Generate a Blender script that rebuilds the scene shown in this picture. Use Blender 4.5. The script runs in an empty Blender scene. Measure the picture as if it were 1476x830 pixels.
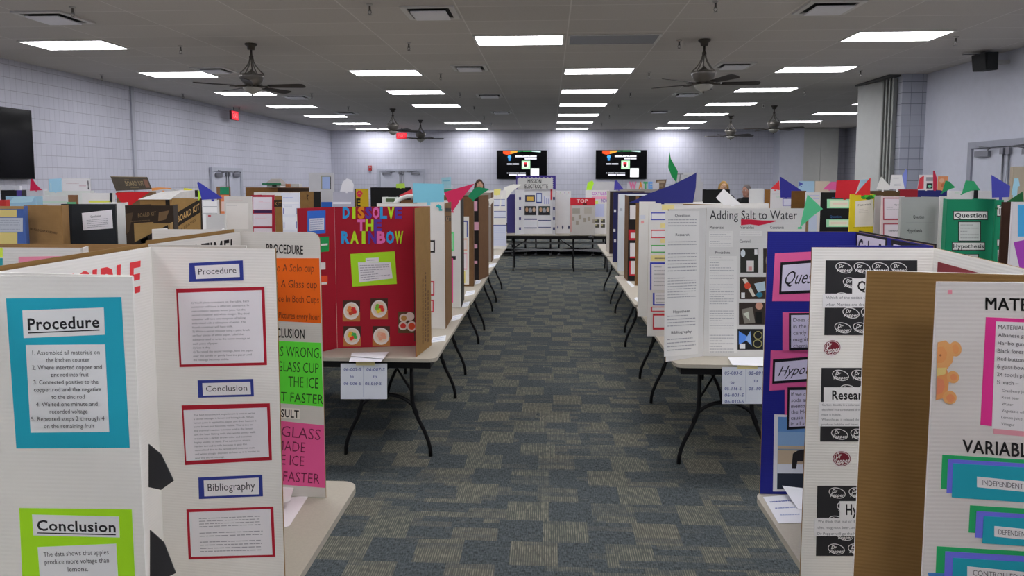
import bpy, math, random
from mathutils import Vector, Matrix
R = random.Random(7)
SC = bpy.context.scene
COL = SC.collection

# ------------------------------------------------------------------ camera, exposure, light levels
F, PX, PY, HC = 984.0, 738.0, 338.0, 1.83
TH = math.atan(80/984); PS = math.atan(53/984*math.cos(TH))
cd = bpy.data.cameras.new('camera'); cam = bpy.data.objects.new('camera', cd); COL.objects.link(cam)
cam.location = (0, 0, HC); cam.rotation_euler = (math.pi/2-TH, 0, PS)
cd.sensor_width = 36; cd.lens = F/1476*36; cd.shift_y = -(415-PY)/1476; cd.clip_start = .02
SC.camera = cam
vs = SC.view_settings
vs.view_transform = 'Standard'; vs.look = 'None'; vs.gamma = 1; vs.use_curve_mapping = False
vs.exposure = 0.68
LAMP = 11.0
w = bpy.data.worlds.new('world'); SC.world = w; w.use_nodes = True
w.node_tree.nodes['Background'].inputs[0].default_value = (.5, .5, .5, 1)
w.node_tree.nodes['Background'].inputs[1].default_value = .0
CEIL = 3.74; TOP = 1.654; TZ = .74

FW = Vector((-math.sin(PS)*math.cos(TH), math.cos(PS)*math.cos(TH), -math.sin(TH)))
RT = Vector((math.cos(PS), math.sin(PS), 0)); UP = RT.cross(FW); CP = Vector((0, 0, HC))
def ray(x, y): return FW + RT*((x-PX)/F) - UP*((y-PY)/F)
def onz(x, y, z): d = ray(x, y); return CP + d*((z-HC)/d.z)
def ony(x, y, Y): d = ray(x, y); return CP + d*(Y/d.y)
def onx(x, y, X): d = ray(x, y); return CP + d*(X/d.x)
def onp(x, y, O, N): d = ray(x, y); return CP + d*((O-CP).dot(N)/d.dot(N))

# ------------------------------------------------------------------ materials
MATS = {}
def lin(h):
    h = h.lstrip('#'); o = []
    for i in (0, 2, 4):
        c = int(h[i:i+2], 16)/255
        o.append(c/12.92 if c <= .04045 else ((c+.055)/1.055)**2.4)
    return o
def mat(h, rough=.75, kind='paper', gain=1.0, metal=0.0):
    key = (h, rough, kind, gain, metal)
    if key in MATS: return MATS[key]
    c = lin(h); g_ = {'paper': .42, 'board': .25, 'paint': .12}.get(kind, 0)*min(1, max(0, (max(c)-.06)/.14))
    g_ = min(gain*(1+g_), .88/max(max(c), 1e-4)); c = [v*g_ for v in c]
    m = bpy.data.materials.new(kind+'_'+h.lstrip('#')); m.use_nodes = True
    nt = m.node_tree; b = nt.nodes['Principled BSDF']; L = nt.links
    b.inputs['Roughness'].default_value = rough; b.inputs['Metallic'].default_value = metal
    b.inputs['Specular IOR Level'].default_value = .3
    tc = nt.nodes.new('ShaderNodeTexCoord'); n = nt.nodes.new('ShaderNodeTexNoise')
    n.inputs['Scale'].default_value = {'paper': 6, 'card': 18, 'metal': 40, 'plastic': 160}.get(kind, 8)
    n.inputs['Detail'].default_value = 4
    L.new(tc.outputs['Object'], n.inputs['Vector'])
    mx = nt.nodes.new('ShaderNodeMix'); mx.data_type = 'RGBA'
    amt = {'paper': .05, 'card': .16, 'plastic': .1}.get(kind, .06)
    mx.inputs['A'].default_value = [v*(1-amt) for v in c]+[1]; mx.inputs['B'].default_value = [min(1, v*(1+amt)) for v in c]+[1]
    L.new(n.outputs['Fac'], mx.inputs['Factor']); L.new(mx.outputs['Result'], b.inputs['Base Color'])
    if kind in ('card', 'board'):
        wv = nt.nodes.new('ShaderNodeTexWave'); wv.bands_direction = 'Z'; wv.inputs['Scale'].default_value = 42
        wv.inputs['Distortion'].default_value = .4
        L.new(tc.outputs['Object'], wv.inputs['Vector'])
        bp = nt.nodes.new('ShaderNodeBump'); bp.inputs['Strength'].default_value = .12; bp.inputs['Distance'].default_value = .002
        L.new(wv.outputs['Fac'], bp.inputs['Height']); L.new(bp.outputs['Normal'], b.inputs['Normal'])
    MATS[key] = m; return m
def emit(h, s, name):
    m = bpy.data.materials.new(name); m.use_nodes = True; nt = m.node_tree
    nt.nodes.remove(nt.nodes['Principled BSDF']); e = nt.nodes.new('ShaderNodeEmission')
    e.inputs['Color'].default_value = lin(h)+[1]; e.inputs['Strength'].default_value = s
    nt.links.new(e.outputs[0], nt.nodes['Material Output'].inputs[0]); return m
WHITE = mat('#dedcd7', .7, 'board'); BROWN = mat('#917041', .85, 'card'); INK = mat('#202022', .7)
EDGE = mat('#a88a5e', .9, 'card'); PAPER = mat('#e4e3e4', .7); GREYT = mat('#77777c', .8)
BLACKM = mat('#141416', .4, 'metal')

# ------------------------------------------------------------------ mesh builder
class Frame:
    def __init__(s, O, U, V, N): s.O, s.U, s.V, s.N = O, U, V, N
    def pt(s, u, v, n=0): return s.O + s.U*u + s.V*v + s.N*n
class MB:
    def __init__(s): s.v = []; s.f = []; s.fm = []; s.mats = []; s.sm = []
    def mi(s, m):
        if m not in s.mats: s.mats.append(m)
        return s.mats.index(m)
    def add(s, vs, fs, m, smooth=False):
        o = len(s.v); k = s.mi(m); s.v += [Vector(p) for p in vs]
        for f in fs: s.f.append([o+i for i in f]); s.fm.append(k); s.sm.append(smooth)
    def hexa(s, p, m, top=None, bot=None):     # p: 4 bottom, 4 top
        s.add(p, [(0,3,2,1),(4,5,6,7),(0,1,5,4),(1,2,6,5),(2,3,7,6),(3,0,4,7)], m)
    def box(s, x0, x1, y0, y1, z0, z1, m):
        s.hexa([(x0,y0,z0),(x1,y0,z0),(x1,y1,z0),(x0,y1,z0),(x0,y0,z1),(x1,y0,z1),(x1,y1,z1),(x0,y1,z1)], m)
    def prism(s, pts, d, m, mback=None, medge=None):       # pts polygon (front side first), extruded by vector d
        n = len(pts); pts = [Vector(p) for p in pts]; q = [p+Vector(d) for p in pts]
        s.add(pts, [tuple(range(n))], m); s.add(q, [tuple(reversed(range(n)))], mback or m)
        s.add(pts+q, [(i, i+n, (i+1) % n+n, (i+1) % n) for i in range(n)], medge or m)
    def tube(s, pts, r, m, seg=10, cap=True):
        pts = [Vector(p) for p in pts]; rs = r if isinstance(r, (list, tuple)) else [r]*len(pts)
        vs = []; fs = []; pu = None
        for i, p in enumerate(pts):
            t = (pts[min(i+1, len(pts)-1)]-pts[max(i-1, 0)]).normalized()
            a = pu if pu is not None else (Vector((1,0,0)) if abs(t.x) < .8 else Vector((0,1,0)))
            a = (a - t*a.dot(t)).normalized(); pu = a; b = t.cross(a)
            for k in range(seg):
                g = 2*math.pi*k/seg; vs.append(p+(a*math.cos(g)+b*math.sin(g))*rs[i])
        for i in range(len(pts)-1):
            for k in range(seg):
                k2 = (k+1) % seg; fs.append((i*seg+k, i*seg+k2, (i+1)*seg+k2, (i+1)*seg+k))
        if cap: fs += [tuple(reversed(range(seg))), tuple(range((len(pts)-1)*seg, len(pts)*seg))]
        s.add(vs, fs, m, True)
    def lathe(s, prof, c, m, seg=28):
        c = Vector(c); vs = []; fs = []
        for r, z in prof:
            for k in range(seg):
                g = 2*math.pi*k/seg; vs.append(c+Vector((r*math.cos(g), r*math.sin(g), z)))
        for i in range(len(prof)-1):
            for k in range(seg):
                k2 = (k+1) % seg; fs.append((i*seg+k, i*seg+k2, (i+1)*seg+k2, (i+1)*seg+k))
        fs += [tuple(reversed(range(seg))), tuple(range((len(prof)-1)*seg, len(prof)*seg))]
        s.add(vs, fs, m, True)
    def ball(s, c, r, m, seg=14, sc=(1,1,1)):
        c = Vector(c); vs = []; fs = []; n = seg//2
        for i in range(n+1):
            a = math.pi*i/n
            for k in range(seg):
                g = 2*math.pi*k/seg
                vs.append(c+Vector((r*sc[0]*math.sin(a)*math.cos(g), r*sc[1]*math.sin(a)*math.sin(g), -r*sc[2]*math.cos(a))))
        for i in range(n):
            for k in range(seg):
                k2 = (k+1) % seg; fs.append((i*seg+k, i*seg+k2, (i+1)*seg+k2, (i+1)*seg+k))
        s.add(vs, fs, m, True)
    def obj(s, name, parent=None, base=None, bevel=0):
        b = Vector(base) if base is not None else (parent_base(parent) if parent else Vector((0,0,0)))
        me = bpy.data.meshes.new(name); me.from_pydata([tuple(p-b) for p in s.v], [], s.f)
        for m in s.mats: me.materials.append(m)
        me.polygons.foreach_set('material_index', s.fm); me.polygons.foreach_set('use_smooth', s.sm); me.update()
        o = bpy.data.objects.new(name, me); COL.objects.link(o)
        if parent: o.parent = parent
        else: o.location = b
        if bevel:
            bv = o.modifiers.new('bevel', 'BEVEL'); bv.width = bevel; bv.segments = 2; bv.limit_method = 'ANGLE'
        return o
def parent_base(o):
    v = Vector((0,0,0))
    while o: v += Vector(o.location); o = o.parent
    return v
def tag(o, label=None, cat=None, group=None, kind=None):
    if label: o['label'] = label
    if cat: o['category'] = cat
    if group: o['group'] = group
    if kind: o['kind'] = kind
    return o
def thing(name, label, cat, loc, group=None):
    o = bpy.data.objects.new(name, None); COL.objects.link(o); o.location = loc; o.empty_display_size = .1
    return tag(o, label, cat, group)
def dup(o, loc, label=None, rotz=None, parent=None):
    c = o.copy(); COL.objects.link(c)
    if parent is not None: c.parent = parent
    else:
        c.location = loc
        if label: c['label'] = label
        if rotz is not None: c.rotation_euler = (0, 0, rotz)
    for ch in list(o.children): dup(ch, None, parent=c)
    return c

# ------------------------------------------------------------------ lettering
GLY = {}
def glyphs(t, bold=0, shear=0):
    k = (t, bold, shear)
    if k in GLY: return GLY[k]
    c = bpy.data.curves.new('lettering', 'FONT'); c.body = t; c.resolution_u = 2; multi = bold > 0 and 'M' in t; c.offset = 0 if multi else bold*.024; c.space_character = 1+max(0, bold)*.07; c.shear = shear; c.fill_mode = 'FRONT'
    o = bpy.data.objects.new('lettering', c)
    me = bpy.data.meshes.new_from_object(o)
    vs = [(v.co.x, v.co.y) for v in me.vertices]; fs = [tuple(p.vertices) for p in me.polygons]
    bpy.data.objects.remove(o); bpy.data.meshes.remove(me); bpy.data.curves.remove(c)
    if multi:      # heavy strokes from four shifted copies
        e = .022*bold; m0 = len(vs); v0, f0 = vs, fs; vs, fs = [], []
        for i, (dx, dy) in enumerate(((-e,-e*.6),(e,-e*.6),(-e,e*.6),(e,e*.6))):
            vs += [(x+dx, y+dy) for x, y in v0]; fs += [tuple(j+i*m0 for j in q) for q in f0]
    if not vs: vs = [(0,0),(1,0),(1,1)]; fs = []
    xs = [v[0] for v in vs]
    GLY[k] = (vs, fs, min(xs), max(xs)); return GLY[k]
CAP = .69
def txt(t, u0, u1, vb, h, col='#202022', bold=0, shear=0): return ('t', t, u0, u1, vb, h, col, bold, shear)
def para(rows, u0, u1, v0, v1, h, col='#3a3a3e', centre=False, bold=0, full=None):
    n = len(rows); full = full or max(len(r) for r in rows); out = []
    for i, r in enumerate(rows):
        if not r: continue
        wd = (u1-u0)*min(1, len(r)/full)
        a = u0+(u1-u0-wd)/2 if centre else u0
        out.append(txt(r, a, a+wd, v0+(v1-v0)*(i+1)/n, h, col, bold))
    return out
def bars(u0, u1, v0, v1, n, col='#8b8b90'): return ('b', u0, u1, v0, v1, n, col)
def rect(u0, v0, u1, v1, col): return ('r', u0, v0, u1, v1, col)
def oval(u, v, ru, rv, col, ring=0, rot=0): return ('e', u, v, ru, rv, col, ring, rot)
def poly(pts, col): return ('p', pts, col)
STEP = .0007
class Quad:      # bilinear patch of a plane; v runs down from the top edge
    def __init__(s, tl, tr, br, bl, n): s.c = (tl, tr, br, bl); s.n = n
    def at(s, u, v, off=0):
        tl, tr, br, bl = s.c
        return (tl*(1-u)+tr*u)*(1-v) + (bl*(1-u)+br*u)*v + s.n*off
def draw(mb, q, items, off):
    base = off; lvl = None
    for it in items:
        k = it[0]
        if k == 'o': lvl = base+STEP*.25*it[1]; continue
        off = off+STEP*.35 if lvl is None else lvl
        if k == 't':
            _, t, u0, u1, vb, h, col, bold, sh = it
            vs, fs, a, b = glyphs(t, bold, sh)
            if u1 is None:
                W = (q.c[1]-q.c[0]).length; H = (q.c[3]-q.c[0]).length
                u1 = u0 + (b-a)/CAP*h*H/W
            mb.add([q.at(u0+(x-a)/(b-a+1e-9)*(u1-u0), vb-y/CAP*h, off) for x, y in vs], fs, mat(col, .7))
        elif k == 'b':
            _, u0, u1, v0, v1, n, col = it
            pit = (v1-v0)/n; vsx = []; fsx = []
            for i in range(n):
                va = v0+pit*(i+.34); vb = v0+pit*(i+.6); u = u0; end = u1 if R.random() < .72 else u0+(u1-u0)*R.uniform(.35, .9)
                while u < end-.01:
                    wl = min(end-u, (u1-u0)*R.uniform(.04, .13)); o = len(vsx)
                    vsx += [q.at(u, va, off), q.at(u, vb, off), q.at(u+wl*.82, vb, off), q.at(u+wl*.82, va, off)]
                    fsx.append((o, o+1, o+2, o+3)); u += wl
            mb.add(vsx, fsx, mat(col, .8))
        elif k == 'r':
            _, u0, v0, u1, v1, col = it
            mb.add([q.at(u0, v0, off), q.at(u0, v1, off), q.at(u1, v1, off), q.at(u1, v0, off)], [(0,1,2,3)], mat(col, .7))
        elif k == 'p':
            mb.add([q.at(u, v, off) for u, v in it[1]], [tuple(range(len(it[1])))], mat(it[2], .7))
        elif k == 'e':
            _, u, v, ru, rv, col, ring, rot = it
            N = 24; W = (q.c[1]-q.c[0]).length; H = (q.c[3]-q.c[0]).length
            def ep(f, g):
                x, y = ru*W*f*math.cos(g), rv*H*f*math.sin(g); cr, sr = math.cos(rot), math.sin(rot)
                return q.at(u+(x*cr-y*sr)/W, v-(x*sr+y*cr)/H, off)
            if ring:
                o = [ep(1, 2*math.pi*i/N) for i in range(N)]+[ep(1-ring, 2*math.pi*i/N) for i in range(N)]
                mb.add(o, [(i, (i+1) % N, (i+1) % N+N, i+N) for i in range(N)], mat(col, .7))
            else: mb.add([ep(1, 2*math.pi*i/N) for i in range(N)], [tuple(range(N))], mat(col, .7))
def sheet(part, fr, px, col, items=(), name='paper', layer=1, label=None):
    """a sheet glued on a panel: px = 4 corner pixels (or x0,y0,x1,y1) read on the panel's own plane"""
    if len(px) == 4 and not isinstance(px[0], (tuple, list)):
        x0, y0, x1, y1 = px; px = [(x0,y0),(x1,y0),(x1,y1),(x0,y1)]
    P = [onp(x, y, fr.O, fr.N) for x, y in px]
    mb = MB(); q = Quad(*P, fr.N); d = STEP*layer
    if col:
        mb.prism([p+fr.N*d for p in (P[0], P[3], P[2], P[1])], fr.N*(-STEP*.9), mat(col, .7))
    draw(mb, q, items, d)
    o = mb.obj(name, part)
    if label: o['label'] = label
    return o
def lettering(part, fr, px, items, name='title_lettering'): return sheet(part, fr, px, None, items, name, .6)

# ------------------------------------------------------------------ display boards
TH_B = .005
BOARDS = []
def panel(root, name, p0, p1, z0, z1, face, back, flip=False, round_=(0, 0), edge=None):
    a = Vector((p0[0], p0[1], z0)); b = Vector((p1[0], p1[1], z0)); U = (b-a).normalized(); V = Vector((0,0,1))
    N = U.cross(V); mid = (a+b)/2
    if N.dot(CP-mid) < 0: N = -N
    if flip: N = -N
    L = (b-a).length; a = a+U*.0015; L -= .003; H = z1-z0
    out = [(0, 0), (L, 0)]
    for (cx, r, g0) in ((L, round_[1], 0), (0, round_[0], 90)):
        if r <= 0: out.append((cx, H))
        else:
            ox = cx-r if cx else r
            out += [(ox+r*math.cos(math.radians(g0+t)), H-r+r*math.sin(math.radians(g0+t))) for t in range(0, 91, 15)]
    fr = Frame(a+N*(TH_B/2), U, V, N)
    pts = [fr.pt(u, v) for u, v in out]
    if U.cross(V).dot(N) < 0: pts = pts[::-1]
    mb = MB(); mb.prism(pts, N*-TH_B, face, back, edge or back)
    return mb.obj(name, root), fr
def board(label, chain, faces, back=BROWN, z0=TZ+.001, z1=TOP, names=None, flips=None, rounds=None, group=None, cat='display board'):
    xs = [p[0] for p in chain]; ys = [p[1] for p in chain]
    root = thing('display_board', label, cat, (sum(xs)/len(xs), sum(ys)/len(ys), z0), group)
    BOARDS.append((root, chain, z0, z1))
    out = []
    for i in range(len(chain)-1):
        n = names[i] if names else ('center_panel' if (len(chain) == 4 and i == 1) or len(chain) == 2 else 'side_panel')
        f = faces[i] if isinstance(faces, (list, tuple)) else faces
        bk = back[i] if isinstance(back, (list, tuple)) else back
        out.append(panel(root, n, chain[i], chain[i+1], z0, z1, f, bk, flips[i] if flips else False, rounds[i] if rounds else (0, 0)))
    return root, out
def bgb(label, x0, x1, yt, face, Y=None, back=None, items=(), z1=None, wing=.2, slant=0, z0=TZ+.001, side=None):
    """a folded board of the rows behind: its front panel seen between x0 and x1, its side panels folded back"""
    f = mat(face, .7, 'board') if isinstance(face, str) else face
    back = back or f
    if Y is None: Y = onz((x0+x1)/2, yt, TOP).y; z1 = z1 or TOP
    else: z1 = z1 or ony((x0+x1)/2, yt, Y).z
    a = ony(x0, yt, Y); b = ony(x1, yt, Y+slant); W = b.x-a.x; wl = min(wing, W*.6)
    c = (a.x+.36*wl, Y+.9*wl+.004); d = (b.x-.36*wl, Y+slant+.9*wl+.004)
    root, ps = board(label, [c, (a.x, Y), (b.x, Y+slant), d], [f, f, f], back, z0, z1, flips=[True, False, True])
    for it in items:
        sheet(ps[1][0], ps[1][1], it[0], it[1], it[2] if len(it) > 2 else (), it[3] if len(it) > 3 else 'paper', it[4] if len(it) > 4 else 1)
    return root, ps
FLAGS = []
def flag(*a, **k): FLAGS.append((a, k))
def hold_y(pts, Y):
    """distance of the board that carries a sheet: the nearest board to Y that stands under the sheet's lower edge"""
    yb = max(p[1] for p in pts); low = [p[0] for p in pts if p[1] > yb-4]; xm = sum(low)/len(low); best = None
    for root, ch, z0, z1 in BOARDS:
        for p, q in zip(ch[:-1], ch[1:]):
            if abs(q[0]-p[0]) < 1e-4: continue
            d = ray(xm, yb); u = None
            # ray in plan meets the panel
            den = d.x*(q[1]-p[1])-d.y*(q[0]-p[0])
            if abs(den) < 1e-9: continue
            t = (p[0]*(q[1]-p[1])-p[1]*(q[0]-p[0]))/den; X = d.x*t; YY = d.y*t
            u = (X-p[0])/(q[0]-p[0])
            if t < 0 or not -.02 <= u <= 1.02: continue
            zb = HC+d.z*t
            gap = zb-z1
            if gap > .09 or zb < z0: continue
            c = abs(YY-Y)+max(0, gap)*4+(0 if YY < Y+.4 else .3)
            if c < 1.2 and (best is None or c < best[0]): best = (c, YY, gap, z1, abs(q[1]-p[1])/abs(q[0]-p[0]))
    return best, xm
def build_flag(label, pts, Y, col, name='pennant', cat='pennant', lean=.02, items=(), group=None, thick=.0012, lift=0, back=False):
    """a cut sheet of coloured paper fixed to the top of a board"""
    best, xm = hold_y(pts, Y)
    if best: Y = best[1]+.0035 if back else best[1]-.0048-lift
    else: print('UNHELD', label)
    P = [ony(x, y, Y) for x, y in pts]; Q = P
    area = sum(Q[i].x*Q[(i+1) % len(Q)].z-Q[(i+1) % len(Q)].x*Q[i].z for i in range(len(Q)))
    if area < 0: Q = Q[::-1]
    mb = MB(); mb.prism(Q, (0, thick, 0), mat(col, .75))
    if items and len(pts) == 4: draw(mb, Quad(*P, Vector((0,-1,0))), items, .0006)
    cx = sum(p.x for p in P)/len(P); zb = min(p.z for p in P)
    o = mb.obj(name, None, (cx, Y, zb)); tag(o, label, cat, group)
    b = ony(xm, max(p[1] for p in pts), Y)
    zt = min(b.z+.004, zb+.02); zl = min(zt-.012, best[3]-.012) if best else zt-.01
    t = MB(); t.box(b.x-.012, b.x+.012, Y+thick, Y+.0024+lift, zl, zt, mat(col, .75)); t.obj('fixing_tab', o)
    return o
# ================================================================== SETTING
def nodes(name):
    m = bpy.data.materials.new(name); m.use_nodes = True; nt = m.node_tree
    return m, nt, nt.nodes['Principled BSDF'], nt.links
def block_mat(name, axis, c1, c2, cm, bw=.12, bh=.203, mortar=.005, offset=0, bump=.3, course=.8):
    m, nt, b, L = nodes(name); g = nt.nodes.new('ShaderNodeNewGeometry'); sp = nt.nodes.new('ShaderNodeSeparateXYZ'); cb = nt.nodes.new('ShaderNodeCombineXYZ')
    L.new(g.outputs['Position'], sp.inputs[0]); L.new(sp.outputs[axis], cb.inputs[0]); L.new(sp.outputs['Z'], cb.inputs[1])
    br = nt.nodes.new('ShaderNodeTexBrick'); br.offset = offset; br.squash = 1
    L.new(cb.outputs[0], br.inputs['Vector']); br.inputs['Scale'].default_value = 1
    br.inputs['Brick Width'].default_value = bw; br.inputs['Row Height'].default_value = bh; br.inputs['Mortar Size'].default_value = mortar
    br.inputs['Mortar Smooth'].default_value = .3
    for n, c in (('Color1', c1), ('Color2', c2), ('Mortar', cm)): br.inputs[n].default_value = lin(c)+[1]
    hz = nt.nodes.new('ShaderNodeTexBrick'); hz.offset = 0; L.new(cb.outputs[0], hz.inputs['Vector']); hz.inputs['Scale'].default_value = 1
    hz.inputs['Brick Width'].default_value = 500; hz.inputs['Row Height'].default_value = bh; hz.inputs['Mortar Size'].default_value = mortar
    for n in ('Color1', 'Color2'): hz.inputs[n].default_value = (1, 1, 1, 1)
    hz.inputs['Mortar'].default_value = (course, course, course, 1)
    mm = nt.nodes.new('ShaderNodeMix'); mm.data_type = 'RGBA'; mm.blend_type = 'MULTIPLY'; mm.inputs['Factor'].default_value = 1
    L.new(br.outputs['Color'], mm.inputs['A']); L.new(hz.outputs['Color'], mm.inputs['B'])
    L.new(mm.outputs['Result'], b.inputs['Base Color']); b.inputs['Roughness'].default_value = .6
    bp = nt.nodes.new('ShaderNodeBump'); bp.inputs['Strength'].default_value = bump; bp.inputs['Distance'].default_value = .006; bp.invert = True
    L.new(br.outputs['Fac'], bp.inputs['Height']); L.new(bp.outputs['Normal'], b.inputs['Normal']); return m
WB = ('#c6c7d3', '#c1c2cf', '#b0b1be')
M_WL = block_mat('scored_block_side', 'Y', *WB); M_WB = block_mat('scored_block_back', 'X', *WB)
M_PAINT = mat('#b9bcc8', .7, 'paint'); M_PILY = block_mat('pillar_block', 'X', '#aeb2bd', '#a8acb8', '#7d818d', .2, .2, .006)
M_SEAM = mat('#a9abb6', .6, 'paint')

m, nt, b, L = nodes('carpet_tiles')
tc = nt.nodes.new('ShaderNodeNewGeometry')
def vmath(op, a, v):
    n = nt.nodes.new('ShaderNodeVectorMath'); n.operation = op; L.new(a, n.inputs[0]); n.inputs[1].default_value = v; return n.outputs[0]
def brick(vec, bw, rh, off):
    br = nt.nodes.new('ShaderNodeTexBrick'); br.offset = off; br.inputs['Scale'].default_value = 1
    br.inputs['Brick Width'].default_value = bw; br.inputs['Row Height'].default_value = rh; br.inputs['Mortar Size'].default_value = 0
    br.inputs['Color1'].default_value = (0,0,0,1); br.inputs['Color2'].default_value = (1,1,1,1); L.new(vec, br.inputs['Vector']); return br.outputs['Color']
P = tc.outputs['Position']
def fm(op, a, b_=None):
    n = nt.nodes.new('ShaderNodeMath'); n.operation = op
    for i, v in enumerate((a, b_)):
        if v is None: continue
        if isinstance(v, (int, float)): n.inputs[i].default_value = v
        else: L.new(v, n.inputs[i])
    return n.outputs[0]
def wn(*xs):
    cb = nt.nodes.new('ShaderNodeCombineXYZ')
    for i, v in enumerate(xs): L.new(v, cb.inputs[i])
    n = nt.nodes.new('ShaderNodeTexWhiteNoise'); n.noise_dimensions = '2D'; L.new(cb.outputs[0], n.inputs['Vector']); return n.outputs['Value']
def noise(scale, detail=2):
    n = nt.nodes.new('ShaderNodeTexNoise'); n.inputs['Scale'].default_value = 1; n.inputs['Detail'].default_value = detail; L.new(vmath('MULTIPLY', P, scale), n.inputs['Vector']); return n.outputs['Fac']
def ramp(a, lo, hi):
    n = nt.nodes.new('ShaderNodeMapRange'); L.new(a, n.inputs['Value']); n.inputs['From Min'].default_value = lo; n.inputs['From Max'].default_value = hi; return n.outputs['Result']
def mixc(c1, c2, fac):
    n = nt.nodes.new('ShaderNodeMix'); n.data_type = 'RGBA'; L.new(fac, n.inputs['Factor'])
    for k, c in (('A', c1), ('B', c2)):
        if isinstance(c, str): n.inputs[k].default_value = lin(c)+[1]
        else: L.new(c, n.inputs[k])
    return n.outputs['Result']
sx = nt.nodes.new('ShaderNodeSeparateXYZ'); L.new(P, sx.inputs[0])
gy = fm('FLOOR', fm('DIVIDE', fm('ADD', sx.outputs['Y'], 50.0), .215)); jx = fm('MULTIPLY', wn(gy, gy), .12)
gx = fm('FLOOR', fm('DIVIDE', fm('ADD', fm('ADD', sx.outputs['X'], 50.0), jx), .235))
par = fm('MODULO', fm('ADD', gx, gy), 2.0); rnd = wn(gx, gy)
hy = fm('FLOOR', fm('DIVIDE', fm('ADD', sx.outputs['Y'], 50.07), .054)); hx = fm('FLOOR', fm('DIVIDE', fm('ADD', fm('ADD', sx.outputs['X'], 50.1), fm('MULTIPLY', wn(hy, hy), .3)), .33))
sub = wn(hx, hy)
tone = fm('ADD', fm('ADD', fm('MULTIPLY', par, .42), fm('MULTIPLY', rnd, .38)), fm('MULTIPLY', fm('SUBTRACT', sub, .5), .5))
tone = fm('ADD', tone, fm('MULTIPLY', fm('SUBTRACT', noise((5, 45, 1)), .5), .45))
stripe = fm('ADD', fm('MULTIPLY', fm('SINE', fm('MULTIPLY', sx.outputs['X'], 560.0)), .5), .5)
stripe = fm('MULTIPLY', stripe, ramp(noise((60, 22, 1)), .3, .65))
streak = noise((30, 260, 1), 3)
fine = fm('ADD', fm('MULTIPLY', streak, .5), fm('MULTIPLY', noise((150, 38, 1), 2), .5))
light = mixc(mixc('#4f544f', '#5a5951', wn(gy, gx)), '#8a8779', stripe); dark = mixc('#2f3436', '#5f6668', ramp(fine, .36, .64))
L.new(mixc(dark, light, ramp(tone, .28, .62)), b.inputs['Base Color']); b.inputs['Roughness'].default_value = .95; b.inputs['Specular IOR Level'].default_value = .1
bp = nt.nodes.new('ShaderNodeBump'); bp.inputs['Strength'].default_value = .4; bp.inputs['Distance'].default_value = .004
L.new(streak, bp.inputs['Height']); L.new(bp.outputs['Normal'], b.inputs['Normal']); M_CARPET = m

m, nt, b, L = nodes('ceiling_tiles')
tc = nt.nodes.new('ShaderNodeNewGeometry')
br = nt.nodes.new('ShaderNodeTexBrick'); br.offset = 0; br.inputs['Scale'].default_value = 1
L.new(vmath('ADD', tc.outputs['Position'], (-.236+12.67, .02+.705*20, 0)), br.inputs['Vector'])
br.inputs['Brick Width'].default_value = 1.267; br.inputs['Row Height'].default_value = .705; br.inputs['Mortar Size'].default_value = .008
br.inputs['Color1'].default_value = lin('#d0ccc8')+[1]; br.inputs['Color2'].default_value = lin('#cac6c2')+[1]; br.inputs['Mortar'].default_value = lin('#e4e1de')+[1]
n = nt.nodes.new('ShaderNodeTexNoise'); n.inputs['Scale'].default_value = 90; n.inputs['Detail'].default_value = 3; L.new(tc.outputs['Position'], n.inputs['Vector'])
mx = nt.nodes.new('ShaderNodeMix'); mx.data_type = 'RGBA'; mx.blend_type = 'MULTIPLY'; mx.inputs['Factor'].default_value = .18
L.new(br.outputs['Color'], mx.inputs['A']); L.new(n.outputs['Fac'], mx.inputs['B']); L.new(mx.outputs['Result'], b.inputs['Base Color'])
b.inputs['Roughness'].default_value = .9; b.inputs['Specular IOR Level'].default_value = .1; M_CEIL = m

def struct(name, mb, label=None):
    o = mb.obj(name); o['kind'] = 'structure'
    if label: o['label'] = label
    return o
XL, XR, YB, XR2, YF = -8.65, 6.87, 26.9, 11.3, -6.0
mb = MB(); mb.box(XL-.2, XR2+.2, YF-.2, YB+.2, -.1, 0, M_CARPET); struct('floor', mb)
mb = MB(); mb.box(XL-.2, XR2+.2, YF-.2, YB+.2, CEIL, CEIL+.1, M_CEIL); struct('ceiling', mb)
mb = MB(); mb.box(XL-.2, XL, YF, YB+.2, 0, CEIL, M_WL); struct('wall_left', mb)
mb = MB(); mb.box(XL, XR2, YB, YB+.2, 0, CEIL, M_WB); struct('wall_back', mb)
mb = MB(); mb.box(XR, XR+.2, YF, 13.0, 0, CEIL, M_PAINT); struct('wall_right', mb)
mb = MB(); mb.box(XL, XR, YF-.2, YF, 0, CEIL, M_PAINT); struct('wall_front', mb)
mb = MB(); mb.box(XR2, XR2+.2, 13.2, YB, 0, CEIL, M_WL); struct('wall_right_rear', mb)
mb = MB(); mb.box(XR+.2, XR2+.2, 13.0, 13.2, 0, CEIL, M_PAINT); struct('wall_right_return', mb)
mb = MB(); mb.box(6.44, XR+.2, 13.0, 13.45, 0, CEIL, M_PILY); struct('trim_1', mb, 'block pillar at the end of the right wall')
mb = MB(); mb.box(8.62, 9.5, 26.2, YB, 0, CEIL, M_PAINT); struct('trim_2', mb, 'painted column against the back wall')
mb = MB(); mb.box(XL, XL+.035, 13.84, 13.94, 0, CEIL, M_SEAM); struct('trim_3', mb, 'vertical joint cover on the left wall')
for nm, bx in (('baseboard_left', (XL, XL+.012, YF, YB)), ('baseboard_back', (XL, 8.6, YB-.012, YB)), ('baseboard_right', (XR-.012, XR, YF, 13.0))):
    mb = MB(); mb.box(*bx, .0, .1, mat('#3c3e44', .6, 'paint')); struct(nm, mb)

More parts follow.
